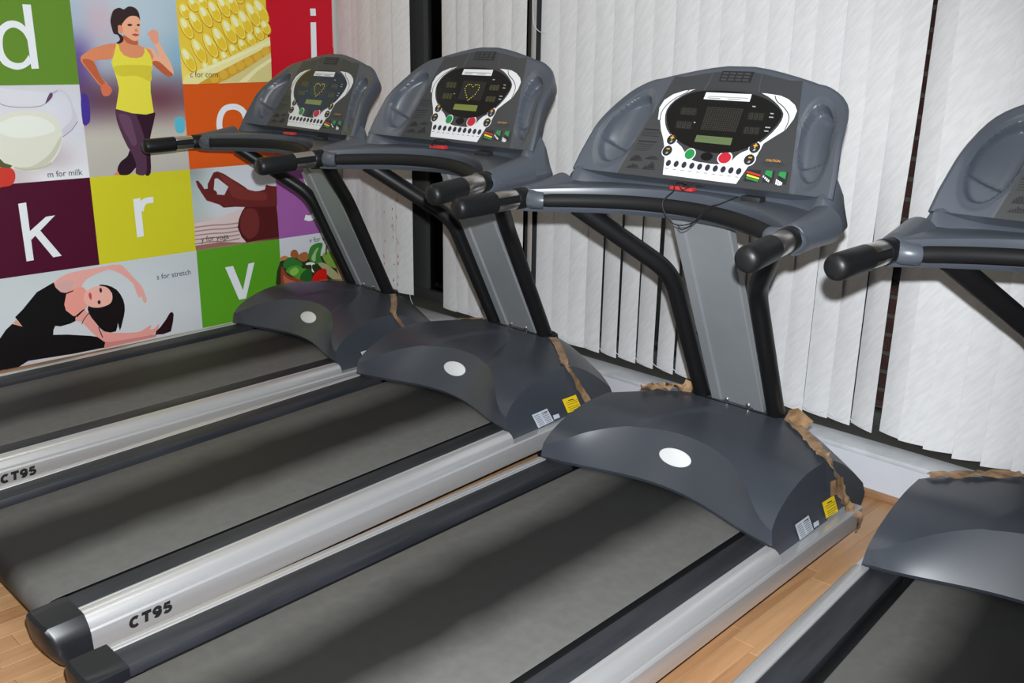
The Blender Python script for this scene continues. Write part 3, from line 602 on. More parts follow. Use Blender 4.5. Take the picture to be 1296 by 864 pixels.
# -- vegetables photo
ez = zf(340, 270, 0.12153)
ph = gradient('photo_panel', Y[3], Y[4], Zr[4], Zr[3], [[(186, 190, 196)] * 3, [(186, 188, 192)] * 3, [(150, 150, 140), (130, 130, 110), (120, 120, 100)], [(80, 60, 40), (60, 80, 30), (90, 70, 50)]], poster)
def blob(name, pts, rgb, layer, sm=3): shape(name, ez(pts), rgb, layer, ph, sm)
blob('salad_shadow', [(118, 500), (300, 450), (520, 440), (720, 470), (800, 560), (840, 740), (640, 800), (120, 820)], (38, 48, 22), 1)
blob('potato', [(225, 440), (235, 390), (270, 375), (300, 400), (305, 440), (270, 465)], (142, 80, 36), 2)
blob('potato', [(290, 460), (330, 415), (385, 400), (412, 430), (405, 480), (350, 500)], (146, 92, 50), 2)
blob('carrot', [(120, 460), (160, 440), (195, 450), (185, 480), (125, 490)], (176, 112, 62), 2)
blob('lettuce_leaf', [(412, 470), (415, 400), (440, 340), (500, 308), (555, 308), (555, 350), (540, 400), (540, 470), (560, 520), (470, 520)], (52, 112, 42), 3)
blob('leaf_rib', [(440, 470), (470, 400), (500, 360), (515, 360), (490, 420), (480, 500)], (140, 170, 120), 3.4)
blob('lettuce_leaf', [(560, 420), (640, 395), (690, 410), (720, 470), (740, 540), (700, 570), (620, 540), (570, 480)], (112, 146, 60), 3)
blob('spinach_leaf', [(145, 540), (170, 480), (220, 455), (290, 480), (345, 520), (330, 560), (240, 560), (170, 575)], (44, 104, 44), 4)
blob('lettuce_leaf', [(175, 600), (230, 550), (300, 540), (350, 570), (400, 580), (430, 640), (420, 720), (340, 700), (260, 660)], (72, 136, 44), 5)
blob('leaf_light', [(215, 600), (270, 560), (310, 590), (280, 640), (235, 640)], (122, 172, 74), 5.4)
blob('spinach_leaf', [(330, 640), (390, 580), (440, 590), (440, 700), (390, 745), (330, 710)], (32, 84, 34), 5.4)
blob('sprout', [(380, 525), (410, 508), (460, 510), (478, 528), (455, 530), (445, 560), (470, 610), (445, 600), (440, 535), (395, 535)], (212, 214, 208), 6)
blob('endive', [(510, 520), (560, 512), (620, 540), (690, 600), (740, 650), (780, 700), (700, 700), (620, 650), (560, 580)], (152, 150, 110), 5)
blob('tomato', [(440, 742), (448, 680), (480, 620), (540, 580), (595, 578), (600, 640), (596, 735)], (188, 22, 16), 6, 2)
blob('ham', [(125, 570), (150, 575), (190, 640), (270, 670), (350, 700), (380, 735), (300, 770), (200, 790), (130, 810)], (132, 56, 38), 6)
blob('ham_light', [(150, 640), (200, 680), (280, 710), (330, 740), (240, 760), (160, 720)], (166, 92, 68), 6.4)
blob('rolled_ham', [(705, 560), (740, 535), (780, 620), (800, 670), (760, 680), (720, 620)], (190, 146, 124), 6)
blob('herb', [(585, 420), (590, 350), (600, 330), (610, 350), (600, 430)], (76, 96, 34), 4)
caption('v for veg', ez([(420, 305)])[0], ez([(632, 268)])[0], (56, 56, 58), ph, 6)
# faint joint line between two poster sheets
stroke('sheet_joint', [(419.5, 0), (421, 60)], 0.7, (214, 120, 130), 1, poster)

# ------------------------------------------------------------------ treadmills
D2 = (0.512317, 0.858797)                      # up-slope of the console in (y, z)
PA = (0.186, 1.086)
NRM = Vector((0, -D2[1], D2[0]))
SEAM = -0.028
HW = [(-0.04, 0.430), (-0.026, 0.428), (0.026, 0.421), (0.07, 0.412), (0.116, 0.402), (0.16, 0.392), (0.204, 0.380), (0.232, 0.369), (0.250, 0.358), (0.267, 0.342), (0.281, 0.322), (0.291, 0.303), (0.3015, 0.275), (0.312, 0.242), (0.321, 0.208), (0.335, 0.150), (0.345, 0.100), (0.3515, 0.052), (0.3545, 0.0)]
def half_width(s):
    for (a, wa), (b, wb_) in zip(HW[:-1], HW[1:]):
        if s <= b: return wa + (wb_ - wa) * (s - a) / (b - a)
    return 0.0
def fold_x(s): return 0.285 - 0.235 * max(s, -0.03)
def fold_o(x, s):
    e = abs(x) - fold_x(s)
    if e <= 0: return 0.0
    k = min(1.0, max(0.0, (s - 0.10) / 0.19)); k = 1 - k * k * (3 - 2 * k)
    return k * 0.38 * (e * e / 0.04 if e < 0.02 else e - 0.01)
def cpt(x, s, off=0.0, fold=True):
    o = off + (fold_o(x, s) if fold else 0)
    return Vector((x, PA[0] + D2[0] * s + NRM.y * o, PA[1] + D2[1] * s + NRM.z * o))
HG = ((0.006392958938, 0.002398104714, -6.193462706), (0.000700954859, -0.005948682514, 0.727796930), (0.001535039816, 0.000794117927, 1.0))
def gpt(u, v):
    x, y = 820 + u * 0.16207, 100 + v * 0.16207; d = HG[2][0] * x + HG[2][1] * y + 1
    return ((HG[0][0] * x + HG[0][1] * y + HG[0][2]) / d, (HG[1][0] * x + HG[1][1] * y + HG[1][2]) / d)

ELL = (0.311, 0.133, 0.140, 0.060, math.radians(15))
def recess(x, s):
    ax = abs(x); dx, ds = ax - ELL[0], s - ELL[1]; t = ELL[4]
    v = ds * math.cos(t) + dx * math.sin(t); u = dx * math.cos(t) - ds * math.sin(t)
    v, u = ds * math.cos(t) - dx * math.sin(t), dx * math.cos(t) + ds * math.sin(t)
    r = math.hypot(u / ELL[3], v / ELL[2])
    if r >= 1.0: return 0.0
    if r >= 0.86:
        q = (r - 0.86) / 0.14; return -0.0045 * (1 - q) ** 0.5
    k = min(1.0, (0.86 - r) / 0.10); k = k * k * (3 - 2 * k)
    dpt = 0.036 * max(0.0, 1 - (u / (ELL[3] * 0.86)) ** 2) ** 0.5
    w = min(1.0, max(0.0, (-0.052 - v) / 0.012)); w = w * w * (3 - 2 * w)
    return -0.0045 - dpt * (1 - 0.45 * w) * k
def build_console():
    b = MB(); NR, NC = 100, 200; rows = []; S0, S1 = SEAM, 0.3545; IN = 0.012
    svals = [S0 + (0.335 - S0) * i / (NR - 14) for i in range(NR - 14)] + [0.335 + (S1 - IN * 0.6 - 0.335) * (i + 1) / 14 for i in range(14)]
    for s in svals:
        hw = max(half_width(s + (0.004 if s > 0.3 else 0)) - IN, 0.012)
        rows.append([cpt(x, s, recess(x, s)) for x in (hw * (-1 + 2 * j / NC) for j in range(NC + 1))])
    b.rings(rows, False, False)
    # outline loop, rounded edge, side wall and back
    loop = [(-max(half_width(s + (0.004 if s > 0.3 else 0)) - IN, 0.012), s) for s in svals] + [(max(half_width(s + (0.004 if s > 0.3 else 0)) - IN, 0.012), s) for s in reversed(svals)]
    def offs(d, back):
        out = []
        n = len(loop)
        for i, (x, s) in enumerate(loop):
            if s <= S0 + 1e-6: nx, ns = (1 if x > 0 else -1), 0
            else:
                a, c = loop[(i - 1) % n], loop[(i + 1) % n]; tx, ts = c[0] - a[0], c[1] - a[1]; l = math.hypot(tx, ts) or 1; nx, ns = -ts / l, tx / l
            o = fold_o(x, s)
            p = cpt(x + nx * d, s + ns * d, o - back, False); out.append(p)
        return out
    rings = [offs(0, 0), offs(0.006, 0.002), offs(0.0095, 0.006), offs(0.0095, 0.013), offs(-0.014, 0.06), offs(-0.024, 0.075)]
    b.rings(rings, True, False)
    k = len(b.v) - len(loop); b.f.append(tuple(range(k, len(b.v))))
    me = b.mesh('console'); bm = bmesh.new(); bm.from_mesh(me); bmesh.ops.remove_doubles(bm, verts=bm.verts, dist=1e-5); bmesh.ops.recalc_face_normals(bm, faces=bm.faces); bm.to_mesh(me); bm.free()
    return finish(me, 38, False)

def decal(name, pts, m, off, smooth=0, thick=0.0):
    "flat printed or moulded piece on the console, pts in zoomed drawing units"
    P = [gpt(*p) + (0,) for p in pts]
    if smooth: P = [tuple(v) for v in spline(P, smooth, True)]
    b = MB(); top = [cpt(p[0], p[1], off + thick, False) for p in P]; b.poly(top)
    if thick: b.rings([[cpt(p[0], p[1], off, False) for p in P], top], True, False)
    return finish(b.mesh(name), 35)
def ell(cx, cy, rx, ry, ang=0, n=18):
    t = math.radians(ang); return [(cx + rx * math.cos(2 * math.pi * k / n) * math.cos(t) - ry * math.sin(2 * math.pi * k / n) * math.sin(t), cy + rx * math.cos(2 * math.pi * k / n) * math.sin(t) + ry * math.sin(2 * math.pi * k / n) * math.cos(t)) for k in range(n)]
def disc_xs(x, s, r, r2=None, n=18): return [(x + r * math.cos(2 * math.pi * k / n), s + (r2 or r) * math.sin(2 * math.pi * k / n)) for k in range(n)]
def decal_xs(name, P, off, thick=0.0):
    b = MB(); top = [cpt(p[0], p[1], off + thick, False) for p in P]; b.poly(top)
    if thick: b.rings([[cpt(p[0], p[1], off, False) for p in P], top], True, False)
    return finish(b.mesh(name), 35)
def console_text(txt, x, s, h, off):
    v, f, wd, ht = text_verts(txt); b = MB(); b.add([cpt(x + q[0] * h, s + q[1] * h, off, False) for q in v], f); return b.mesh('lettering')

def hood_T(x, y):
    e = min(max((0.27 - y) / 0.27, 0), 1); z = 0.165 + 0.130 * math.sqrt(max(0.0, 1 - e * e))
    cx = 1 - (abs(x) / 0.425) ** 2
    z += 0.020 * cx * min(1, max(0, (y - 0.12) / 0.3))
    # raised tongue in front of the column
    yy = 0.42 - 9.0 * x * x
    q = min(1, max(0, (yy - y) / 0.012 + 0.5)); side = min(1, max(0, (y - 0.10) / 0.12))
    return z + 0.006 * q * side * (1 if abs(x) < 0.175 else 0) * 0 + 0.005 * (1 - q) * side
def hood_edge(x):
    a = min(1.0, abs(x) / 0.43)
    return 0.008 + 0.094 * (1 - a * a) ** 2
def hood_F(x, y):
    a = abs(x) / 0.425; sl = 1.32 + 1.2 * a ** 3 + 9.0 * a ** 10
    return 0.162 + sl * (y - hood_edge(x))
def seam_y(x):
    a = abs(x); return 0.515 if a < 0.16 else 0.515 - 0.185 * ((a - 0.16) / 0.265) ** 1.1
def side_in(z): return max(0.0, z - 0.13) * 0.14      # sides lean in a little towards the top
def build_hood():
    b = MB(); NX = 56; NF, NT = 8, 22; cols = []
    for i in range(NX + 1):
        x = -0.425 + 0.85 * i / NX; x = max(-0.425, min(0.425, x))
        y0 = hood_edge(x); lo, hi = y0, 0.30
        for _ in range(40):
            m_ = (lo + hi) / 2
            if hood_F(x, m_) < hood_T(x, m_): lo = m_
            else: hi = m_
        yr = lo; col = []
        col.append((x, y0 + 0.006, 0.150)); 
        for k in range(NF + 1):
            y = y0 + (yr - y0) * k / NF; col.append((x, y, hood_F(x, y)))
        ys = seam_y(x)
        for k in range(1, NT + 1):
            y = yr + (ys - yr) * k / NT; col.append((x, y, hood_T(x, y)))
        cols.append([(c[0] * (1 - side_in(c[2]) * (abs(c[0]) / 0.425) ** 2 / 0.425 * 1.0), c[1], c[2]) for c in col])
    b.rings(cols, False, False)
    # side skirts
    for side in (0, -1):
        top = cols[side]; bot = [(math.copysign(0.427, top[0][0]), p[1], 0.105) for p in top]
        b.rings([top, bot], False, False)
    me = b.mesh('hood'); return finish(me, 26)
def build_rear_cover():
    b = MB(); NX = 40; cols = []
    prof = [(0.0, 0.0), (0.05, -0.012), (0.11, -0.045), (0.17, -0.09), (0.225, -0.14), (0.24, -0.18), (0.215, -0.225), (0.17, -0.235), (0.0, -0.235)]
    for i in range(NX + 1):
        x = -0.425 + 0.85 * i / NX; a = abs(x) / 0.425
        y = seam_y(x); z = hood_T(x, y) - 0.004; lim = 0.74 - 0.16 * a ** 2
        sc = (lim - y) / 0.24
        cols.append([(x * (1 - side_in(z + p[1]) * a ** 2 / 0.425) , y + p[0] * sc, z + p[1]) for p in prof])
    b.rings(cols, False, False)
    for side in (0, -1):
        k = len(b.v); b.v += cols[side]; b.f.append(tuple(range(k, k + len(prof))))
    return finish(b.mesh('rear_cover'), 40)

def build_lower():
    b = MB(); xs_ = [-0.468, -0.464, -0.455, -0.44, -0.42] + [-0.40 + 0.025 * i for i in range(33)] + [0.42, 0.44, 0.455, 0.464, 0.468]
    rings = []
    for x in xs_:
        a = abs(x); ax = min(a, 0.43); o = fold_o(ax, SEAM)
        A_ = cpt(ax, SEAM - 0.002, o, False); yA, zA = A_.y, A_.z
        q = (ax / 0.43) ** 2
        A2 = cpt(ax, SEAM - 0.006 - 0.036 * q, o, False)
        yl = max(0.140 - 1.25 * a * a, -0.098); zl = 1.056 - 0.013 * q
        z2 = max(A2.z, zl + 0.001); y2 = max(A2.y, yl + 0.02)
        prof = [(yA + 0.070, zA + 0.040), (yA + 0.0, zA), (y2, z2), (y2 - 0.25 * (y2 - yl), z2 - 0.4 * (z2 - zl)), (yl + 0.014, zl - 0.001), (yl + 0.004, zl - 0.005), (yl + 0.001, zl - 0.014),
                (yl + 0.004, 1.015), (yl + 0.010, 0.985 - 0.004 * (1 - q)), (yl + 0.022, 0.972 - 0.004 * (1 - q)), (yl + 0.05, 0.968), (0.20, 0.966), (0.245, 0.985), (yA + 0.085, zA + 0.02)]
        if a > 0.43:
            k = math.sqrt(max(0.0, 1 - ((a - 0.43) / 0.0385) ** 2)); zc = 1.012; yc = 0.11
            prof = [(yc + (p[0] - yc) * (0.82 + 0.18 * k), zc + (p[1] - zc) * k) for p in prof]
        def tap(y):
            t = min(1, max(0, (y + 0.03) / 0.12)); return 1 - 0.072 * t * t * (3 - 2 * t) * min(1, max(0, (a - 0.35) / 0.08))
        rings.append([(x * tap(p[0]), p[0], p[1]) for p in prof])
    b.rings(rings, True, True)
    return finish(b.mesh('console_base'), 30)

def grip_axis(sd): return Vector((0.432 * sd, -0.066, 1.013)), Vector((0.462 * sd, -0.325, 1.004))
def along(a, c, d): return a + (c - a).normalized() * d
def build_arm(sd):
    a, c = grip_axis(sd); b = MB()
    b.tube([Vector((0.428 * sd, 0.10, 1.022)), Vector((0.430 * sd, 0.03, 1.017)), Vector((0.431 * sd, -0.03, 1.0145)), a, along(a, c, 0.003)], [0.05, 0.043, 0.0375, 0.0335, 0.031], 24)
    return finish(b.mesh('arm'), 40)
def build_collar(sd):
    a, c = grip_axis(sd); b = MB(); b.tube([along(a, c, t) for t in (0, 0.003, 0.040, 0.044)], [0.0295, 0.031, 0.031, 0.029], 24); return finish(b.mesh('collar'), 40)
def build_core(sd):
    a, c = grip_axis(sd); b = MB(); b.tube([along(a, c, t) for t in (0.03, 0.125)], 0.0275, 24); return finish(b.mesh('grip_core'), 40)
def build_plate(sd):
    "steel pulse plate wrapped round the grip, open in a strip on the inner side"
    a, c = grip_axis(sd); t = (c - a).normalized(); up = Vector((0, 0, 1)); up = (up - t * up.dot(t)).normalized(); sdv = t.cross(up)
    b = MB(); rings = []
    a0, a1 = (30, 348) if sd > 0 else (192, 508)
    for d, rr in ((0.043, 0.0283), (0.045, 0.0292), (0.117, 0.0292), (0.119, 0.0283)):
        rings.append([along(a, c, d) + (sdv * math.cos(math.radians(a0 + (a1 - a0) * k / 30)) + up * math.sin(math.radians(a0 + (a1 - a0) * k / 30))) * rr for k in range(31)])
    b.rings(rings, False, False); return finish(b.mesh('pulse_plate'), 30)
def build_grip(sd):
    a, c = grip_axis(sd); b = MB(); Lg = (c - a).length
    b.tube([along(a, c, t) for t in (0.118, 0.121, 0.19, Lg - 0.02, Lg - 0.010, Lg - 0.003, Lg)], [0.028, 0.0312, 0.0315, 0.0315, 0.029, 0.022, 0.010], 24); return finish(b.mesh('hand_grip'), 45)
def bar_pts(): return [(x, 0.098 - 1.08 * x * x, 1.016 - 0.05 * x * x) for x in (-0.385 + 0.77 * i / 28 for i in range(29))]
def build_bar():
    b = MB(); p = bar_pts(); b.tube(p, [0.016] + [0.0195] * 27 + [0.016], 16); return finish(b.mesh('front_bar'), 45)
def build_socket(sd):
    b = MB(); b.tube([(0.425 * sd, -0.055, 1.012), (0.40 * sd, -0.068, 1.0095), (0.378 * sd, -0.058, 1.009), (0.372 * sd, -0.053, 1.009)], [0.03, 0.0265, 0.0245, 0.0235], 18); return finish(b.mesh('bar_socket'), 40)
def build_tube(sd):
    b = MB(); b.tube(bend_path([(0.137 * sd, 0.530, 0.275), (0.148 * sd, 0.300, 0.770), (0.335 * sd, 0.055, 0.985)], 0.07, 8), 0.0285, 18); return finish(b.mesh('support_tube'), 50)
def build_column():
    b = MB(); base = Vector((0, 0.522, 0.285)); top = Vector((0, 0.205, 0.975)); ax = (top - base).normalized(); nf = Vector((0, -ax.z, ax.y)).normalized()   # toward the user
    prof = [(-0.098, -0.020), (-0.098, 0.004), (-0.094, 0.008), (-0.062, 0.008), (-0.057, 0.001), (-0.052, 0.001), (0.052, 0.001), (0.057, 0.001), (0.062, 0.008), (0.094, 0.008), (0.098, 0.004), (0.098, -0.020)]
    b.rings([[p0 + Vector((x, 0, 0)) + nf * d for x, d in prof] for p0 in (base, top)], True, True)
    return finish(b.mesh('column'), 20)
def build_bolt(sd):
    b = MB(); ax = Vector((0, -0.417, 0.909)); nf = Vector((0, -0.909, -0.417)) * -1; nf = Vector((0, -0.909, -0.417))
    c0 = Vector((0.04 * sd, 0.5035, 0.327)); b.tube([c0 - nf * 0.004, c0 + nf * 0.004, c0 + nf * 0.007], [0.0085, 0.0085, 0.005], 12); return finish(b.mesh('bolt'), 40)
def build_boot():
    b = MB(); n = 40; rings = []
    for d, z in ((0.0, 0.285), (0.004, 0.318), (0.012, 0.322), (0.022, 0.318)):
        rings.append([((0.185 - d) * math.copysign(abs(math.cos(2 * math.pi * k / n)) ** 0.55, math.cos(2 * math.pi * k / n)), 0.522 + (0.052 - d) * math.copysign(abs(math.sin(2 * math.pi * k / n)) ** 0.8, math.sin(2 * math.pi * k / n)), z) for k in range(n)])
    b.rings(rings); return finish(b.mesh('column_boot'), 40)
RAIL = [(0.400, 0.150), (0.402, 0.1535), (0.407, 0.1535), (0.408, 0.1525), (0.412, 0.1525), (0.413, 0.1535), (0.421, 0.1535), (0.432, 0.1515), (0.4405, 0.146), (0.447, 0.1385), (0.4515, 0.130), (0.4535, 0.1235),
        (0.4505, 0.1215), (0.4505, 0.1195), (0.4555, 0.1175), (0.4595, 0.1125), (0.460, 0.108), (0.460, 0.064), (0.457, 0.052), (0.448, 0.046), (0.400, 0.046)]
def build_rail(sd):
    b = MB(); b.rings([[(x * sd, y, z) for x, z in RAIL] for y in (-1.432, 0.010)]); b.rings([[(x * sd, y, z) for x, z in [(0.41, 0.1165)] + RAIL[14:]] for y in (0.010, 0.488)]); return finish(b.mesh('side_rail'), 24)
def build_cap(sd):
    b = MB(); rings = []
    # rings across x: rounded rear outline of each slice
    for x, k, zt in ((0.322, 0.93, 0.148), (0.328, 0.97, 0.151), (0.36, 1.0, 0.1525), (0.41, 0.99, 0.1525), (0.436, 0.95, 0.152), (0.452, 0.88, 0.134), (0.460, 0.82, 0.118), (0.4625, 0.72, 0.108)):
        yr = -1.432 - 0.10 * k; zb = 0.030 + (0.02 if x > 0.45 else 0)
        rings.append([(x * sd, -1.432, zt), (x * sd, yr + 0.012, zt), (x * sd, yr + 0.003, zt - 0.006), (x * sd, yr, zt - 0.02), (x * sd, yr + 0.004, 0.085), (x * sd, yr + 0.022, 0.05), (x * sd, yr + 0.05, zb), (x * sd, -1.432, zb)])
    b.rings(rings); return finish(b.mesh('end_cap'), 32)
def build_belt():
    b = MB(); prof = [(0.20, 0.1405), (-1.44, 0.1405)]
    R_ = 0.044
    for k in range(1, 13):
        t = math.pi / 2 + math.pi * k / 12; prof.append((-1.444 + R_ * math.cos(t), 0.0965 + R_ * math.sin(t)))
    prof.append((0.2, 0.0525))
    rings = [[(x, y, z) for y, z in prof] for x in (-0.297, -0.292, 0.292, 0.297)]
    for r in (rings[0], rings[-1]):
        for i, p in enumerate(r): r[i] = (p[0], p[1], p[2] - (0.0025 if p[2] > 0.1 else 0))
    b.rings(rings, False, False); return finish(b.mesh('running_belt'), 40)
def build_cover_lip():
    pass
def plate_on(x, pts, thick=0.0006):
    "label stuck on the right flank of the hood"
    P = [Vector((0.427 - side_in(z) - 0.0005 + x, y, z)) for y, z in pts]; b = MB(); b.poly(P); return b.mesh('label')
def ribbon(path, wid, normal_hint, seed, crump=0.004, n=5):
    "crumpled adhesive tape along a path; path gives centre points, width across"
    rr = random.Random(seed); P = spline(path, n, False); b = MB(); rows = []
    for i, p in enumerate(P):
        t = (P[min(i + 1, len(P) - 1)] - P[max(i - 1, 0)]).normalized(); nh = Vector(normal_hint[min(i * len(normal_hint) // len(P), len(normal_hint) - 1)]).normalized()
        sd = t.cross(nh).normalized(); row = []
        for k in range(5):
            u = -1 + k / 2
            row.append(p + sd * u * wid / 2 * (1 + rr.uniform(-0.15, 0.15)) + nh * (0.003 + abs(rr.uniform(0, crump))))
        rows.append(row)
    b.rings(rows, False, False); return finish(b.mesh('packing_tape'), 60)

MESH = {}
def shared(key, fn, *a):
    if key not in MESH: MESH[key] = fn(*a)
    return MESH[key]

def console_graphics(con, state):
    "overlay, white frame, display lens, keys and prints on the console face"
    top = []
    for i in range(21):
        s = SEAM + 0.004 + (0.315 - SEAM - 0.004) * i / 20; top.append((fold_x(s) - 0.003, s))
    ov = [(x, s) for x, s in top]
    for x in (0.17, 0.13, 0.09, 0.05, 0.0): 
        s = next(sv for sv, wv in reversed([(q / 1000, half_width(q / 1000)) for q in range(300, 355)]) if wv >= x); ov.append((x, min(s - 0.016, 0.3355)))
    ov = ov + [(-x, s) for x, s in reversed(ov) if x > 0]
    link('membrane', shared('ov', decal_xs, 'membrane', ov, 0.0009), M_OVERLAY, con)
    white = [(385, 80), (290, 92), (200, 120), (130, 165), (92, 225), (80, 318), (97, 320), (104, 400), (122, 470), (134, 560), (130, 640), (118, 747), (690, 820), (780, 690), (850, 605), (905, 505), (1000, 445), (1075, 400), (1140, 315), (1166, 250), (1150, 205), (1100, 160), (1040, 132), (932, 115)]
    link('white_frame', shared('wh', decal, 'white_frame', white, M_WHITE, 0.0014), M_WHITE, con)
    lens_border = [(135, 320), (150, 240), (215, 165), (310, 110), (395, 76), (520, 70), (640, 75), (760, 90), (890, 112), (985, 172), (1050, 245), (1058, 295), (1020, 368), (930, 460), (820, 540), (740, 572), (690, 605), (640, 650), (540, 668), (440, 655), (360, 640), (300, 590), (265, 530), (205, 475), (150, 395)]
    link('display_border', shared('lb', decal, 'display_border', lens_border, M_DARKPART, 0.0018, 2), M_DARKPART, con)
    lens = [(150, 310), (160, 245), (220, 175), (310, 125), (400, 100), (520, 93), (640, 97), (760, 110), (880, 140), (970, 185), (1035, 245), (1045, 290), (1010, 355), (920, 450), (800, 530), (700, 565), (600, 580), (480, 575), (380, 550), (290, 515), (210, 460), (165, 390)]
    link('display_lens', shared('ln', decal, 'display_lens', lens, M_BLACKGLASS, 0.0018, 3, 0.0008), M_BLACKGLASS, con)
    # thin dark curves on the white frame
    def curve(key, pts, wd=0.0028):
        def fn():
            P = spline([gpt(*p) + (0,) for p in pts], 6, False); b = MB(); l, r2 = [], []
            for i, p in enumerate(P):
                t = (P[min(i + 1, len(P) - 1)] - P[max(i - 1, 0)]).normalized(); n = Vector((-t.y, t.x, 0)) * wd / 2
                l.append(cpt(p.x + n.x, p.y + n.y, 0.0019, False)); r2.append(cpt(p.x - n.x, p.y - n.y, 0.0019, False))
            b.rings([l, r2], False, False); return b.mesh('frame_line')
        link('frame_line', shared(key, fn), M_OVERLAY, con)
    curve('cl', [(325, 88), (300, 110), (220, 150), (150, 205), (108, 265), (98, 325)]); curve('cr', [(995, 132), (1010, 175), (1065, 225), (1100, 280), (1100, 330), (1068, 405)])
    # paper notice strip
    link('notice_strip', shared('lab', decal, 'notice_strip', [(460, 107), (815, 123), (797, 181), (438, 160)], M_WHITE, 0.0030), M_WHITE, con)
    for i, (a, c) in enumerate([((475, 135), (790, 152)), ((470, 148), (570, 154)), ((625, 156), (730, 162))]):
        link('notice_print', shared('npr%d' % i, decal, 'notice_print', [a, c, (c[0] - 2, c[1] + 7), (a[0] - 2, a[1] + 7)], M_TEXTG, 0.0033), M_TEXTG, con)
    on = state == 'heart'
    link('lcd_screen', shared('lcd' + state, decal, 'lcd_screen', [(385, 440), (665, 464), (648, 521), (365, 492)], M_LCD_ON, 0.0029), M_LCD_ON if on else M_LCD_OFF, con)
    # led matrix window with its points of light
    link('led_window', shared('mw', decal, 'led_window', [(468, 218), (752, 238), (690, 418), (412, 395)], M_MATRIX, 0.0028), M_MATRIX, con)
    def led(pts, key, m, name):
        def fn():
            b = MB()
            for u, v in pts:
                x, s = gpt(u, v); b.add([cpt(x + dx * 0.0015, s + ds * 0.0015, 0.0031, False) for dx, ds in ((-1, -1), (1, -1), (1, 1), (-1, 1))], [(0, 1, 2, 3)])
            return b.mesh(name)
        o = link(name, shared(key, fn), m, con); tag(o, kind='stuff')
    grid = [(468 + 284 * (i / 16) + (412 - 468) * (j / 11) + 6, 222 + 20 * i / 16 + 172 * j / 11) for i in range(16) for j in range(12)]
    if on:
        hx = lambda u, v: (575 + u, 320 + v)
        heart = [hx(-52, -62), hx(-30, -64), hx(-8, -58), hx(12, -40), hx(38, -55), hx(60, -58), hx(84, -52), hx(88, -30), hx(80, -8), hx(62, 14), hx(46, 34), hx(22, 52), hx(0, 66), hx(-20, 78), hx(-38, 88), hx(-52, 62), hx(-62, 40), hx(-72, 18), hx(-80, -4), hx(-84, -26), hx(-70, -46)]
        led(heart, 'heart', M_LED_ON, 'led_heart')
    else:
        led(grid, 'grid', M_LED_OFF, 'led_dots')
    # numeric windows with seven-segment digits
    for i, (u, v) in enumerate([(265, 222), (228, 328), (790, 262), (755, 372)]):
        link('digit_window', shared('dw%d' % i, decal, 'digit_window', [(u, v), (u + 128, v + 8), (u + 112, v + 68), (u - 14, v + 58)], M_MATRIX, 0.0028), M_MATRIX, con)
        def segs(u=u, v=v):
            b = MB()
            for k in range(3):
                for (a, c) in (((14, 12), (34, 13)), ((10, 32), (30, 33)), ((6, 52), (26, 53)), ((12, 14), (9, 30)), ((33, 15), (29, 31)), ((8, 34), (5, 50)), ((29, 35), (25, 51))):
                    p, q = gpt(u + a[0] + k * 38, v + a[1] + k * 2), gpt(u + c[0] + k * 38, v + c[1] + k * 2); d = Vector((q[0] - p[0], q[1] - p[1])).normalized() * 0.0008
                    b.add([cpt(p[0] - d.y, p[1] + d.x, 0.0031, False), cpt(q[0] - d.y, q[1] + d.x, 0.0031, False), cpt(q[0] + d.y, q[1] - d.x, 0.0031, False), cpt(p[0] + d.y, p[1] - d.x, 0.0031, False)], [(0, 1, 2, 3)])
            return b.mesh('digits')
        dm = mat('led_dim_amber', (0.05, 0.045, 0.01), 0.4, emit=(0.5, 0.42, 0.03), estr=0.12) if on else M_LED_OFF
        link('digits', shared('dg%d%s' % (i, state), segs), dm, con)
    for i, (u, v, l) in enumerate([(960, 268, 26), (950, 296, 34), (920, 376, 40), (912, 404, 34), (820, 212, 26), (362, 336, 14)]):
        link('unit_mark', shared('um%d' % i, decal, 'unit_mark', [(u, v), (u + l, v + 3), (u + l - 2, v + 12), (u - 2, v + 9)], M_TEXTG, 0.0029), M_TEXTG, con)
    # keys
    def key(k, cx, s_, r, m, ringm=M_WHITE, r2=None):
        link('key_ring', shared('kr' + k, decal_xs, 'key_ring', disc_xs(cx, s_, r * 1.22, (r2 or r) * 1.22), 0.0021), ringm, con)
        return link('button', shared('kb' + k, decal_xs, 'button', disc_xs(cx, s_, r, r2), 0.0021, 0.0018), m, con)
    g = gpt(330, 589); key('g', g[0], g[1], 0.0155, M_GREEN); g = gpt(603, 619); key('r', g[0], g[1], 0.0195, M_RED, r2=0.0165)
    g = gpt(462, 608); link('button', shared('kbm', decal_xs, 'button', disc_xs(g[0], g[1], 0.0195, 0.0125), 0.0021, 0.0016), M_BLACKGLASS, con)
    for i, (u, v, col) in enumerate([(190, 475, '+'), (155, 563, '-'), (838, 540, '+'), (795, 633, '-')]):
        g = gpt(u, v); key('p%d' % i, g[0], g[1], 0.0158, M_VENT)
        sg = 1 if i % 2 == 0 else 0
        pl = [(g[0] - 0.004, g[1] + 0.004), (g[0] + 0.007, g[1] + 0.004), (g[0] + 0.007, g[1] + 0.0078), (g[0] - 0.004, g[1] + 0.0078)]
        if sg: pl = [(g[0] - 0.006, g[1] + 0.004), (g[0] - 0.0015, g[1] + 0.004), (g[0] - 0.0015, g[1] - 0.001), (g[0] + 0.0025, g[1] - 0.001), (g[0] + 0.0025, g[1] + 0.004), (g[0] + 0.007, g[1] + 0.004), (g[0] + 0.007, g[1] + 0.0075), (g[0] + 0.0025, g[1] + 0.0075), (g[0] + 0.0025, g[1] + 0.012), (g[0] - 0.0015, g[1] + 0.012), (g[0] - 0.0015, g[1] + 0.0075), (g[0] - 0.006, g[1] + 0.0075)]
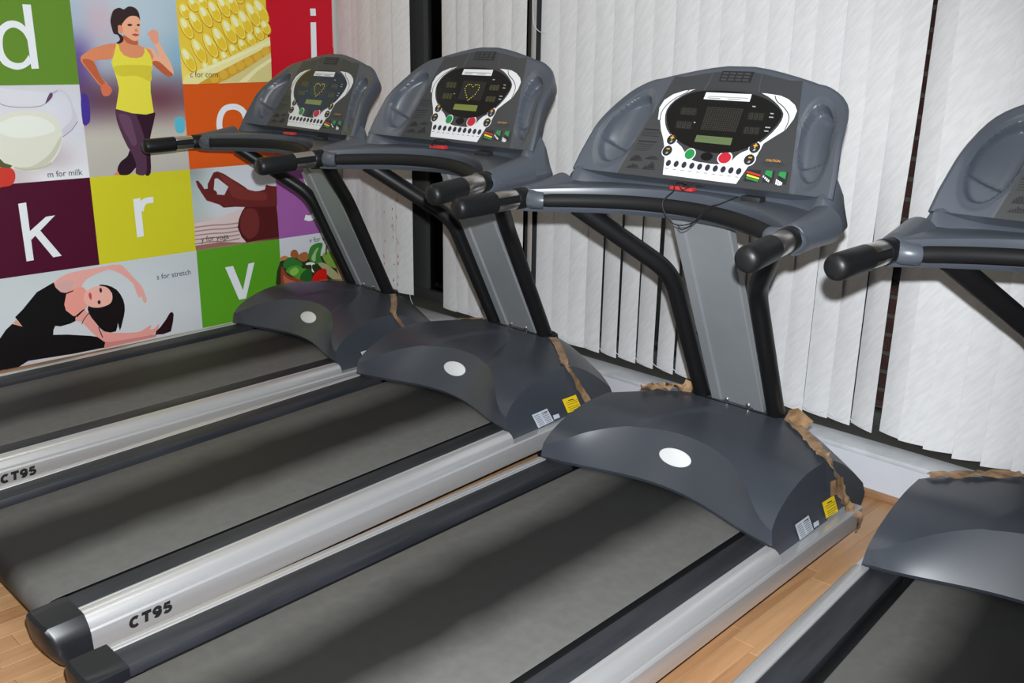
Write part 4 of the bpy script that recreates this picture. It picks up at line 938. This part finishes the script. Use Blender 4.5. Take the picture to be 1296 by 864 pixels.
        link('key_symbol', shared('ks%d' % i, decal_xs, 'key_symbol', pl, 0.0042), M_ORANGE, con)
        link('key_symbol', shared('kt%d' % i, decal_xs, 'key_symbol', [(g[0] - 0.003, g[1] - 0.010), (g[0] + 0.004, g[1] - 0.010), (g[0] + 0.006, g[1] - 0.004), (g[0] + 0.001, g[1] - 0.003)], 0.0042), M_TEXTG, con)
    for i in range(10):
        u = 163 + (712 - 163) * i / 9; v = 658 + (723 - 658) * i / 9; g = gpt(u, v)
        link('quick_key', shared('qk%d' % i, decal_xs, 'quick_key', disc_xs(g[0], g[1], 0.0078, 0.0098, 14), 0.0016, 0.0016), mat('quick_key_dark', (0.016, 0.018, 0.03), 0.4), con)
        link('key_mark', shared('qm%d' % i, decal_xs, 'key_mark', [(g[0] - 0.0058, g[1] - 0.0185), (g[0] + 0.0058, g[1] - 0.0185), (g[0] + 0.0058, g[1] - 0.0155), (g[0] - 0.0058, g[1] - 0.0155)], 0.0017), M_TEXTG, con)
    # incline / speed pictograms at lower right
    for i, (u, v, wd) in enumerate([(760, 705, 118), (905, 712, 78), (1012, 722, 76)]):
        link('pictogram', shared('pg%d' % i, decal, 'pictogram', [(u + 20, v), (u + 20 + wd * 0.9, v + 9), (u + wd * 0.9, v + 105), (u - 14, v + 95)], M_VENT, 0.0014), M_VENT, con)
    for i, (dv, m) in enumerate([(14, M_REDP), (38, M_YELLOWP), (58, M_GREENP)]):
        link('pictogram_bar', shared('pb%d' % i, decal, 'pictogram_bar', [(778 - i * 3, 705 + dv), (880 - i * 8, 735 + dv), (876 - i * 8, 748 + dv), (775 - i * 3, 720 + dv)], m, 0.0018), m, con)
    for i, (u, v) in enumerate([(905, 712), (1012, 722)]):
        link('pictogram_field', shared('pf%d' % i, decal, 'pictogram_field', [(u + 22, v + 2), (u + 72, v + 8), (u + 62, v + 62), (u + 8, v + 32)], M_GREENP, 0.0018), M_GREENP, con)
        hs = (14, 17, 20, 17) if i == 0 else (40, 38, 32, 22)
        for k in range(4):
            link('pictogram_step', shared('ps%d%d' % (i, k), decal, 'pictogram_step', [(u - 2 + k * 13 + (0 if i == 0 else -6), v + (42 + k * 11 if i == 0 else 62 + k * 8)), (u + 8 + k * 13 + (0 if i == 0 else -6), v + (46 + k * 11 if i == 0 else 64 + k * 8)), (u + 2 + k * 13 + (0 if i == 0 else -8), v + (46 + k * 11 if i == 0 else 64 + k * 8) + hs[k]), (u - 8 + k * 13 + (0 if i == 0 else -8), v + (42 + k * 11 if i == 0 else 62 + k * 8) + hs[k])], M_WHITE, 0.0021), M_WHITE, con)
    g = gpt(925, 634); link('lettering', shared('caut', console_text, 'CAUTION', g[0], g[1] - 0.003, 0.0095, 0.0014), M_ORANGE, con)
    for i, (u, v, l) in enumerate([(890, 650, 180), (885, 664, 190), (915, 678, 130)]):
        link('fine_print', shared('fp%d' % i, decal, 'fine_print', [(u, v), (u + l, v + 10), (u + l - 1, v + 13), (u - 1, v + 3)], M_TEXTD, 0.0014), M_TEXTD, con)
    # left column of prints: two headings, small text, four programme graphs
    Yz = lambda a, c: ((700 + a * 0.32415 - 820) / 0.16207, (70 + c * 0.32415 - 100) / 0.16207)
    for i, (a, c, l, h) in enumerate([(358, 286, 58, 5), (354, 298, 70, 2), (350, 305, 60, 2), (346, 312, 70, 2), (334, 332, 72, 5), (330, 344, 66, 2), (326, 352, 60, 2), (322, 360, 64, 2), (318, 368, 50, 2)]):
        link('fine_print', shared('lp%d' % i, decal, 'fine_print', [Yz(a, c), Yz(a + l, c + l * 0.07), Yz(a + l - 1, c + l * 0.07 + h), Yz(a - 1, c + h)], M_TEXTD, 0.0014), M_TEXTD, con)
    for i, (a, c, hs) in enumerate([(303, 408, (8, 14, 18, 18, 18, 14, 8)), (366, 402, (3, 6, 8, 6, 8, 6, 3)), (290, 436, (4, 6, 8, 14, 10, 8, 5)), (352, 442, (6, 12, 8, 16, 22, 26, 14))]):
        def graph(a=a, c=c, hs=hs):
            b = MB()
            for k, hh in enumerate(hs):
                q = [Yz(a + k * 6.2, c), Yz(a + k * 6.2 + 4.6, c + 0.4), Yz(a + k * 6.2 + 4.6 + hh * 0.22, c - hh), Yz(a + k * 6.2 + hh * 0.22, c - hh - 0.4)]
                b.poly([cpt(*gpt(*p), 0.0015, False) for p in q])
            q = [Yz(a - 4, c), Yz(a + 46, c + 3), Yz(a + 45, c + 6), Yz(a - 5, c + 3)]; b.poly([cpt(*gpt(*p), 0.0015, False) for p in q])
            return b.mesh('programme_graph')
        link('programme_graph', shared('gr%d' % i, graph), M_TEXTD, con)
    # louvre vent and the two fine ribs at the top
    def vent():
        b = MB(); b.poly([cpt(x, s, 0.0015, False) for x, s in ((-0.052, 0.303), (0.052, 0.303), (0.052, 0.337), (-0.052, 0.337))]); return b.mesh('vent_panel')
    vp = link('vent_panel', shared('vent', vent), M_VENT, con)
    def louvre():
        b = MB(); 
        for r in range(3):
            for cidx in range(4):
                x0 = -0.046 + cidx * 0.0235; s0 = 0.3065 + r * 0.0098
                b.add([cpt(x0, s0, 0.002, False), cpt(x0 + 0.019, s0, 0.002, False), cpt(x0 + 0.019, s0 + 0.005, 0.0045, False), cpt(x0, s0 + 0.005, 0.0045, False)], [(0, 1, 2, 3)])
        return b.mesh('louvres')
    link('louvres', shared('louv', louvre), mat('vent_slat', (0.04, 0.042, 0.045), 0.45), con)
    for sd in (-1, 1):
        b_key = 'rib%d' % sd
        def rib(sd=sd):
            b = MB(); b.tube([cpt(0.090 * sd, 0.275, 0.001, False), cpt(0.082 * sd, 0.305, 0.001, False), cpt(0.080 * sd, 0.334, 0.001, False)], 0.0016, 6); return finish(b.mesh('top_rib'), 60)
        link('top_rib', shared(b_key, rib), M_HEAD, con)

TM = [
 (((0.9999928, 0.0032930, 0.0018824), (-0.0032636, 0.9998759, -0.0154112), (-0.0019330, 0.0154050, 0.9998795)), (-3.613183, 2.224355, 0.020803)),
 (((0.9999910, 0.0004742, -0.0042245), (-0.0006309, 0.9993086, -0.0371732), (0.0042040, 0.0371755, 0.9992999)), (-2.539002, 2.157870, 0.050222)),
 (((0.9999583, -0.0090847, -0.0009149), (0.0090726, 0.9998807, -0.0125044), (0.0010284, 0.0124956, 0.9999214)), (-1.526574, 2.144900, 0.016873)),
 (((0.9979327, -0.0640400, 0.0054031), (0.0640299, 0.9979459, 0.0020183), (-0.0055213, -0.0016681, 0.9999834)), (-0.487128, 2.293648, -0.002251))]
LABELS = ['dark grey treadmill standing right against the colourful poster wall', 'dark grey treadmill with raised front and lit heart display, second from the poster wall',
          'dark grey treadmill with a looped black safety cord hanging over its front bar', 'grey treadmill beside the blind with overlapping slats, farthest from the poster wall']

def make_treadmill(idx):
    Mx, T = TM[idx]
    root = empty('treadmill'); root.empty_display_size = 0.3
    tag(root, LABELS[idx], 'treadmill', 'treadmills in a row facing the window')
    root.matrix_world = Matrix(((*Mx[0], T[0]), (*Mx[1], T[1]), (*Mx[2], T[2]), (0, 0, 0, 1)))
    def floor_z(x, y): return -(T[2] + Mx[2][0] * x + Mx[2][1] * y) / Mx[2][2]
    P = lambda name, key, fn, m, *a, parent=root: link(name, shared(key, fn, *a), m, parent)
    # running deck
    P('deck_frame', 'deck', boxmesh, M_RUBBER, 'deck_frame', -0.40, 0.40, -1.40, 0.60, 0.058, 0.122, 0.004)
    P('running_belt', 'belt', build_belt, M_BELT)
    for sd in (-1, 1):
        x0, x1 = sorted((0.328 * sd, 0.402 * sd))
        P('side_step', 'step%d' % sd, boxmesh, M_STEP, 'side_step', x0, x1, -1.432, 0.06, 0.118, 0.1505, 0.002)
        rl = P('side_rail', 'rail%d' % sd, build_rail, M_ALU, sd)
        P('end_cap', 'cap%d' % sd, build_cap, M_CAP, sd)
        def rail_text(sd=sd):
            arc = lambda cx, cy, rx, ry, a0, a1, n=10: [(cx + rx * math.cos(math.radians(a0 + (a1 - a0) * k / n)), cy + ry * math.sin(math.radians(a0 + (a1 - a0) * k / n))) for k in range(n + 1)]
            glyphs = [[arc(0.46, 0.5, 0.36, 0.39, 48, 312, 16)], [[(1.02, 0.89), (1.86, 0.89)], [(1.44, 0.9), (1.44, 0.0)]],
                      [arc(2.36, 0.66, 0.27, 0.235, 0, 360, 16), [(2.63, 0.66)] + arc(2.36, 0.42, 0.27, 0.31, 20, -135, 10)],
                      [[(3.52, 0.89), (3.08, 0.89), (3.02, 0.47)], arc(3.26, 0.33, 0.28, 0.235, 140, -150, 14)]]
            b = MB(); k = 0.108 / 3.6; hh = 0.0290
            for g in glyphs:
                for path in g:
                    P2 = [Vector((p[0] * k, p[1] * hh, 0)) for p in path]; l, r2 = [], []
                    for i, p in enumerate(P2):
                        t = (P2[min(i + 1, len(P2) - 1)] - P2[max(i - 1, 0)]).normalized(); n = Vector((-t.y, t.x, 0)) * 0.0046
                        l.append(p + n); r2.append(p - n)
                    pos = lambda q: (0.4605 * sd, (-1.342 + q.x + q.y * 0.12) if sd > 0 else (-1.232 - q.x - q.y * 0.12), 0.075 + q.y)
                    b.rings([[pos(q) for q in l], [pos(q) for q in r2]], False, False)
            return b.mesh('lettering')
        link('lettering', shared('ct%d' % sd, rail_text), M_TEXTD, rl)
    def roller():
        b = MB(); b.tube([(-0.325, -1.444, 0.0965), (-0.300, -1.444, 0.0965), (0.300, -1.444, 0.0965), (0.325, -1.444, 0.0965)], [0.018, 0.040, 0.040, 0.018], 24); return finish(b.mesh('rear_roller'), 40)
    P('rear_roller', 'roller', roller, M_CAP)
    for sd in (-1, 1):
        fz = floor_z(0.37 * sd, -1.38); b = MB(); b.tube([(0.37 * sd, -1.38, fz), (0.37 * sd, -1.38, fz + 0.012), (0.37 * sd, -1.38, 0.062)], [0.026, 0.024, 0.014], 16)
        link('rear_foot', finish(b.mesh('rear_foot'), 40), M_RUBBER, root)
        fz = floor_z(0.372 * sd, 0.27); b = MB(); b.tube([(0.352 * sd, 0.27, fz + 0.042), (0.357 * sd, 0.27, fz + 0.042), (0.389 * sd, 0.27, fz + 0.042), (0.394 * sd, 0.27, fz + 0.042)], [0.036, 0.042, 0.042, 0.036], 20)
        b2 = MB(); b2.box(*sorted((0.345 * sd, 0.351 * sd)), 0.24, 0.30, fz + 0.03, 0.075); b2.box(*sorted((0.395 * sd, 0.400 * sd)), 0.24, 0.30, fz + 0.03, 0.075)
        wl = link('lift_wheel', finish(b.mesh('lift_wheel'), 40), M_RUBBER, root); link('wheel_fork', finish(b2.mesh('wheel_fork')), M_BLACKTUBE, wl)
    # motor hood
    hd = P('hood', 'hood', build_hood, M_PLASTIC)
    P('rear_cover', 'rcov', build_rear_cover, mat('rear_cover_plastic', (0.05, 0.054, 0.064), 0.36))
    def emblem():
        b = MB(); n = 28; rings = []
        c0 = Vector((0.0, 0.1585, 0.0)); c0.z = hood_F(0, c0.y); tv = Vector((0, 1, 1.32)).normalized(); nv = Vector((0, -1.32, 1)).normalized()
        for r, o in ((1.0, -0.003), (1.0, 0.003), (0.95, 0.0042)):
            row = []
            for k in range(n):
                x = 0.057 * r * math.cos(2 * math.pi * k / n); e = 0.027 * r * math.sin(2 * math.pi * k / n)
                bend = hood_F(x, c0.y) - hood_F(0, c0.y)
                row.append(c0 + Vector((x, 0, 0)) + tv * e + nv * (o + bend * 0.6))
            rings.append(row)
        b.rings(rings); return finish(b.mesh('emblem'), 40)
    e = link('emblem', shared('emblem', emblem), mat('emblem_white', (0.62, 0.63, 0.63), 0.3), hd); e['label'] = 'blank white oval badge'
    e = link('warning_label', shared('wl', plate_on, 0.0014, [(0.292, 0.186), (0.366, 0.184), (0.392, 0.124), (0.314, 0.130)]), M_YELLOW, hd); e['label'] = 'yellow warning label'
    for i, (a, l) in enumerate([((0.322, 0.176), 0.03), ((0.312, 0.168), 0.058), ((0.315, 0.160), 0.058), ((0.319, 0.149), 0.058), ((0.322, 0.142), 0.058), ((0.326, 0.135), 0.045)]):
        h = 0.0035 if i == 0 else 0.0016
        link('label_print', shared('wp%d' % i, plate_on, 0.0018, [(a[0], a[1]), (a[0] + l, a[1] - 0.003), (a[0] + l + 0.0012, a[1] - 0.003 - h), (a[0] + 0.0012, a[1] - h)]), M_TEXTD, hd)
    e = link('rating_label', shared('rl', plate_on, 0.0014, [(0.132, 0.176), (0.210, 0.177), (0.238, 0.123), (0.158, 0.121)]), M_RATING, hd); e['label'] = 'silver rating label'
    link('rating_label', shared('rl2', plate_on, 0.0014, [(0.236, 0.144), (0.266, 0.142), (0.272, 0.126), (0.241, 0.127)]), M_RATING, hd)
    for i in range(7):
        a = (0.140 + 0.0038 * i, 0.169 - 0.0068 * i)
        link('label_print', shared('rp%d' % i, plate_on, 0.0018, [(a[0], a[1]), (a[0] + 0.028, a[1] + 0.0004), (a[0] + 0.029, a[1] - 0.0014), (a[0] + 0.001, a[1] - 0.0018)]), M_TEXTD, hd)
        link('label_print', shared('rq%d' % i, plate_on, 0.0018, [(a[0] + 0.036, a[1]), (a[0] + (0.066 if i else 0.070), a[1] + 0.0004), (a[0] + 0.068, a[1] - (0.0016 if i else 0.004)), (a[0] + 0.037, a[1] - 0.0018)]), M_TEXTD, hd)
    P('column_boot', 'boot', build_boot, M_BLACKTUBE)
    # upright
    co = P('column', 'column', build_column, M_COLUMN)
    for sd in (-1, 1):
        link('bolt', shared('bolt%d' % sd, build_bolt, sd), M_CHROME, co)
        P('support_tube', 'tube%d' % sd, build_tube, M_BLACKTUBE, sd)
    # console
    con = P('console', 'console', build_console, M_HEAD)
    console_graphics(con, 'heart' if idx < 2 else 'dots')
    cb = P('console_base', 'lower', build_lower, M_HEAD)
    for sd in (-1, 1):
        link('arm', shared('arm%d' % sd, build_arm, sd), M_HEAD, cb)
        link('bar_socket', shared('sock%d' % sd, build_socket, sd), M_HEAD, cb)
        gr = P('hand_grip', 'grip%d' % sd, build_grip, M_RUBBER, sd)
        link('collar', shared('coll%d' % sd, build_collar, sd), M_RUBBER, gr); link('grip_core', shared('core%d' % sd, build_core, sd), M_RUBBER, gr)
        e = link('pulse_plate', shared('plate%d' % sd, build_plate, sd), M_CHROME, gr); e['label'] = 'brushed steel pulse plate'
    P('front_bar', 'bar', build_bar, M_FOAM)
    # safety key and cord on the lip
    def skey():
        b = MB(); b.rings([[(-0.058, 0.124, 1.060), (-0.045, 0.112, 1.060), (0.028, 0.112, 1.060), (0.030, 0.136, 1.060), (-0.045, 0.138, 1.060)], [(-0.055, 0.124, 1.068), (-0.044, 0.114, 1.070), (0.027, 0.114, 1.071), (0.028, 0.134, 1.072), (-0.044, 0.136, 1.071)]])
        me = b.mesh('safety_key'); bevel_mesh(me, 0.002, 2); return finish(me, 40)
    k = P('safety_key', 'skey', skey, M_KEY); k['label'] = 'red safety key'
    if idx == 2:
        y = 0.066
        path = [(0.172, 0.118, 1.063), (0.158, 0.085, 1.053), (0.135, 0.066, 1.043), (0.112, 0.064, 1.032), (0.097, y, 1.018), (0.080, y, 0.995), (0.055, 0.068, 0.980), (0.021, 0.07, 0.972), (-0.007, 0.069, 0.979), (-0.026, y, 1.003), (-0.034, y, 1.028), (-0.030, 0.078, 1.044), (-0.022, 0.100, 1.060), (-0.030, 0.112, 1.074), (-0.018, 0.116, 1.083), (0.006, 0.118, 1.079)]
        b = MB(); b.tube(spline(path, 6, False), 0.0017, 7); c1 = link('safety_cord', finish(b.mesh('safety_cord'), 60), M_CORD, root); c1['label'] = 'thin black safety cord'
        path = [(-0.010, 0.118, 1.073), (0.018, 0.112, 1.073), (0.046, 0.118, 1.082), (0.062, 0.122, 1.080), (0.040, 0.116, 1.077), (0.016, 0.108, 1.070), (0.006, 0.104, 1.064), (-0.006, 0.106, 1.070), (-0.002, 0.110, 1.076), (0.008, 0.110, 1.072)]
        b = MB(); b.tube(spline(path, 6, False), 0.0017, 7); link('cord_knot', finish(b.mesh('cord_knot'), 60), M_CORD, c1)
        path = [(0.021, 0.066, 0.972), (0.034, 0.064, 0.962), (0.050, 0.064, 0.968), (0.064, 0.066, 0.980), (0.100, 0.062, 1.012), (0.122, 0.062, 1.036)]
        b = MB(); b.tube(spline(path, 6, False), 0.0015, 7); link('cord_end', finish(b.mesh('cord_end'), 60), M_CORD, c1)
    if idx == 1:
        path = [(-0.03, 0.112, 1.072), (-0.032, 0.120, 1.085), (0.0, 0.125, 1.092), (0.03, 0.128, 1.09), (0.05, 0.132, 1.084)]
        b = MB(); b.tube(spline(path, 6, False), 0.0017, 7); c1 = link('safety_cord', finish(b.mesh('safety_cord'), 60), M_CORD, root)
        path = [(-0.03, 0.116, 1.074), (-0.026, 0.108, 1.068), (-0.018, 0.112, 1.074), (-0.024, 0.118, 1.078)]
        b = MB(); b.tube(spline(path, 6, False), 0.0017, 7); link('cord_knot', finish(b.mesh('cord_knot'), 60), M_CORD, c1)
    def slot():
        b = MB(); p0 = cpt(0.205, -0.012, 0.0, False)
        b.box(0.178, 0.236, 0.118, 0.150, 1.052, 1.066); me = b.mesh('key_slot'); bevel_mesh(me, 0.002, 2); return finish(me, 40)
    P('key_slot', 'slot', slot, M_VENT)
    # brown packing tape along the cover seam
    def seam_pt(x, d=0.0, dz=0.0): y = seam_y(x); return (x * (1 - side_in(hood_T(x, y)) * (abs(x) / 0.425) ** 2 / 0.425), y + d, hood_T(x, y) + dz)
    up = (0, 0, 1); out = (1, 0.25, 0.2)
    if idx < 3:
        cr = 0.011 if idx == 2 else 0.003; wd = 0.038 if idx == 2 else 0.028
        path = [seam_pt(0.19, 0.0), seam_pt(0.26, 0.0), seam_pt(0.33, 0), seam_pt(0.39, 0), seam_pt(0.415, 0.0)] + [(0.409, 0.355, 0.262), (0.418, 0.39, 0.20), (0.428, 0.425, 0.14), (0.440, 0.44, 0.118), (0.462, 0.445, 0.10), (0.463, 0.45, 0.06)]
        e = link('packing_tape', ribbon(path, wd, [up] * 5 + [(0.6, 0.1, 0.8)] * 2 + [(1, 0.0, 0.15)] * 6, 5 + idx, cr), M_TAPE, root); e['label'] = 'strip of brown packing tape'
    if idx == 2:
        path = [seam_pt(-0.33), seam_pt(-0.27), seam_pt(-0.21), seam_pt(-0.17)]
        e = link('packing_tape', ribbon(path, 0.035, [up], 21, 0.025), M_TAPE, root)
        b = MB(); b.add([(0.175, 0.49, 0.312), (0.215, 0.475, 0.318), (0.24, 0.50, 0.352), (0.205, 0.52, 0.357), (0.18, 0.515, 0.345), (0.26, 0.468, 0.314), (0.275, 0.49, 0.34)], [(0, 1, 3, 4), (1, 2, 3), (1, 5, 6, 2)]); link('packing_tape', finish(b.mesh('tape_flap'), 60), M_TAPE, root)
        b = MB(); b.add([(-0.205, 0.485, 0.315), (-0.175, 0.495, 0.315), (-0.17, 0.50, 0.35), (-0.20, 0.495, 0.358)], [(0, 1, 2, 3)]); link('packing_tape', b.mesh('tape_flap'), M_TAPE, root)
        b = MB(); z1 = [(0.418, 0.27, 0.21), (0.424, 0.27, 0.165), (0.428, 0.35, 0.15), (0.420, 0.35, 0.20)]; b.add([(p[0] + 0.0025, p[1] + 0.06, p[2] + 0.03) for p in z1], [(0, 1, 2, 3)]); link('packing_tape', b.mesh('tape_patch'), M_TAPE, root)
    if idx in (0, 1):
        path = [seam_pt(-0.30), seam_pt(-0.24), seam_pt(-0.17)]
        link('packing_tape', ribbon(path, 0.016, [up], 31, 0.003), M_TAPE, root)
    if idx == 3:
        path = [seam_pt(-0.40), seam_pt(-0.33), seam_pt(-0.26), seam_pt(-0.18)]
        link('packing_tape', ribbon(path, 0.04, [up], 41, 0.012), M_TAPE, root)
    return root
for i in range(4): make_treadmill(i)
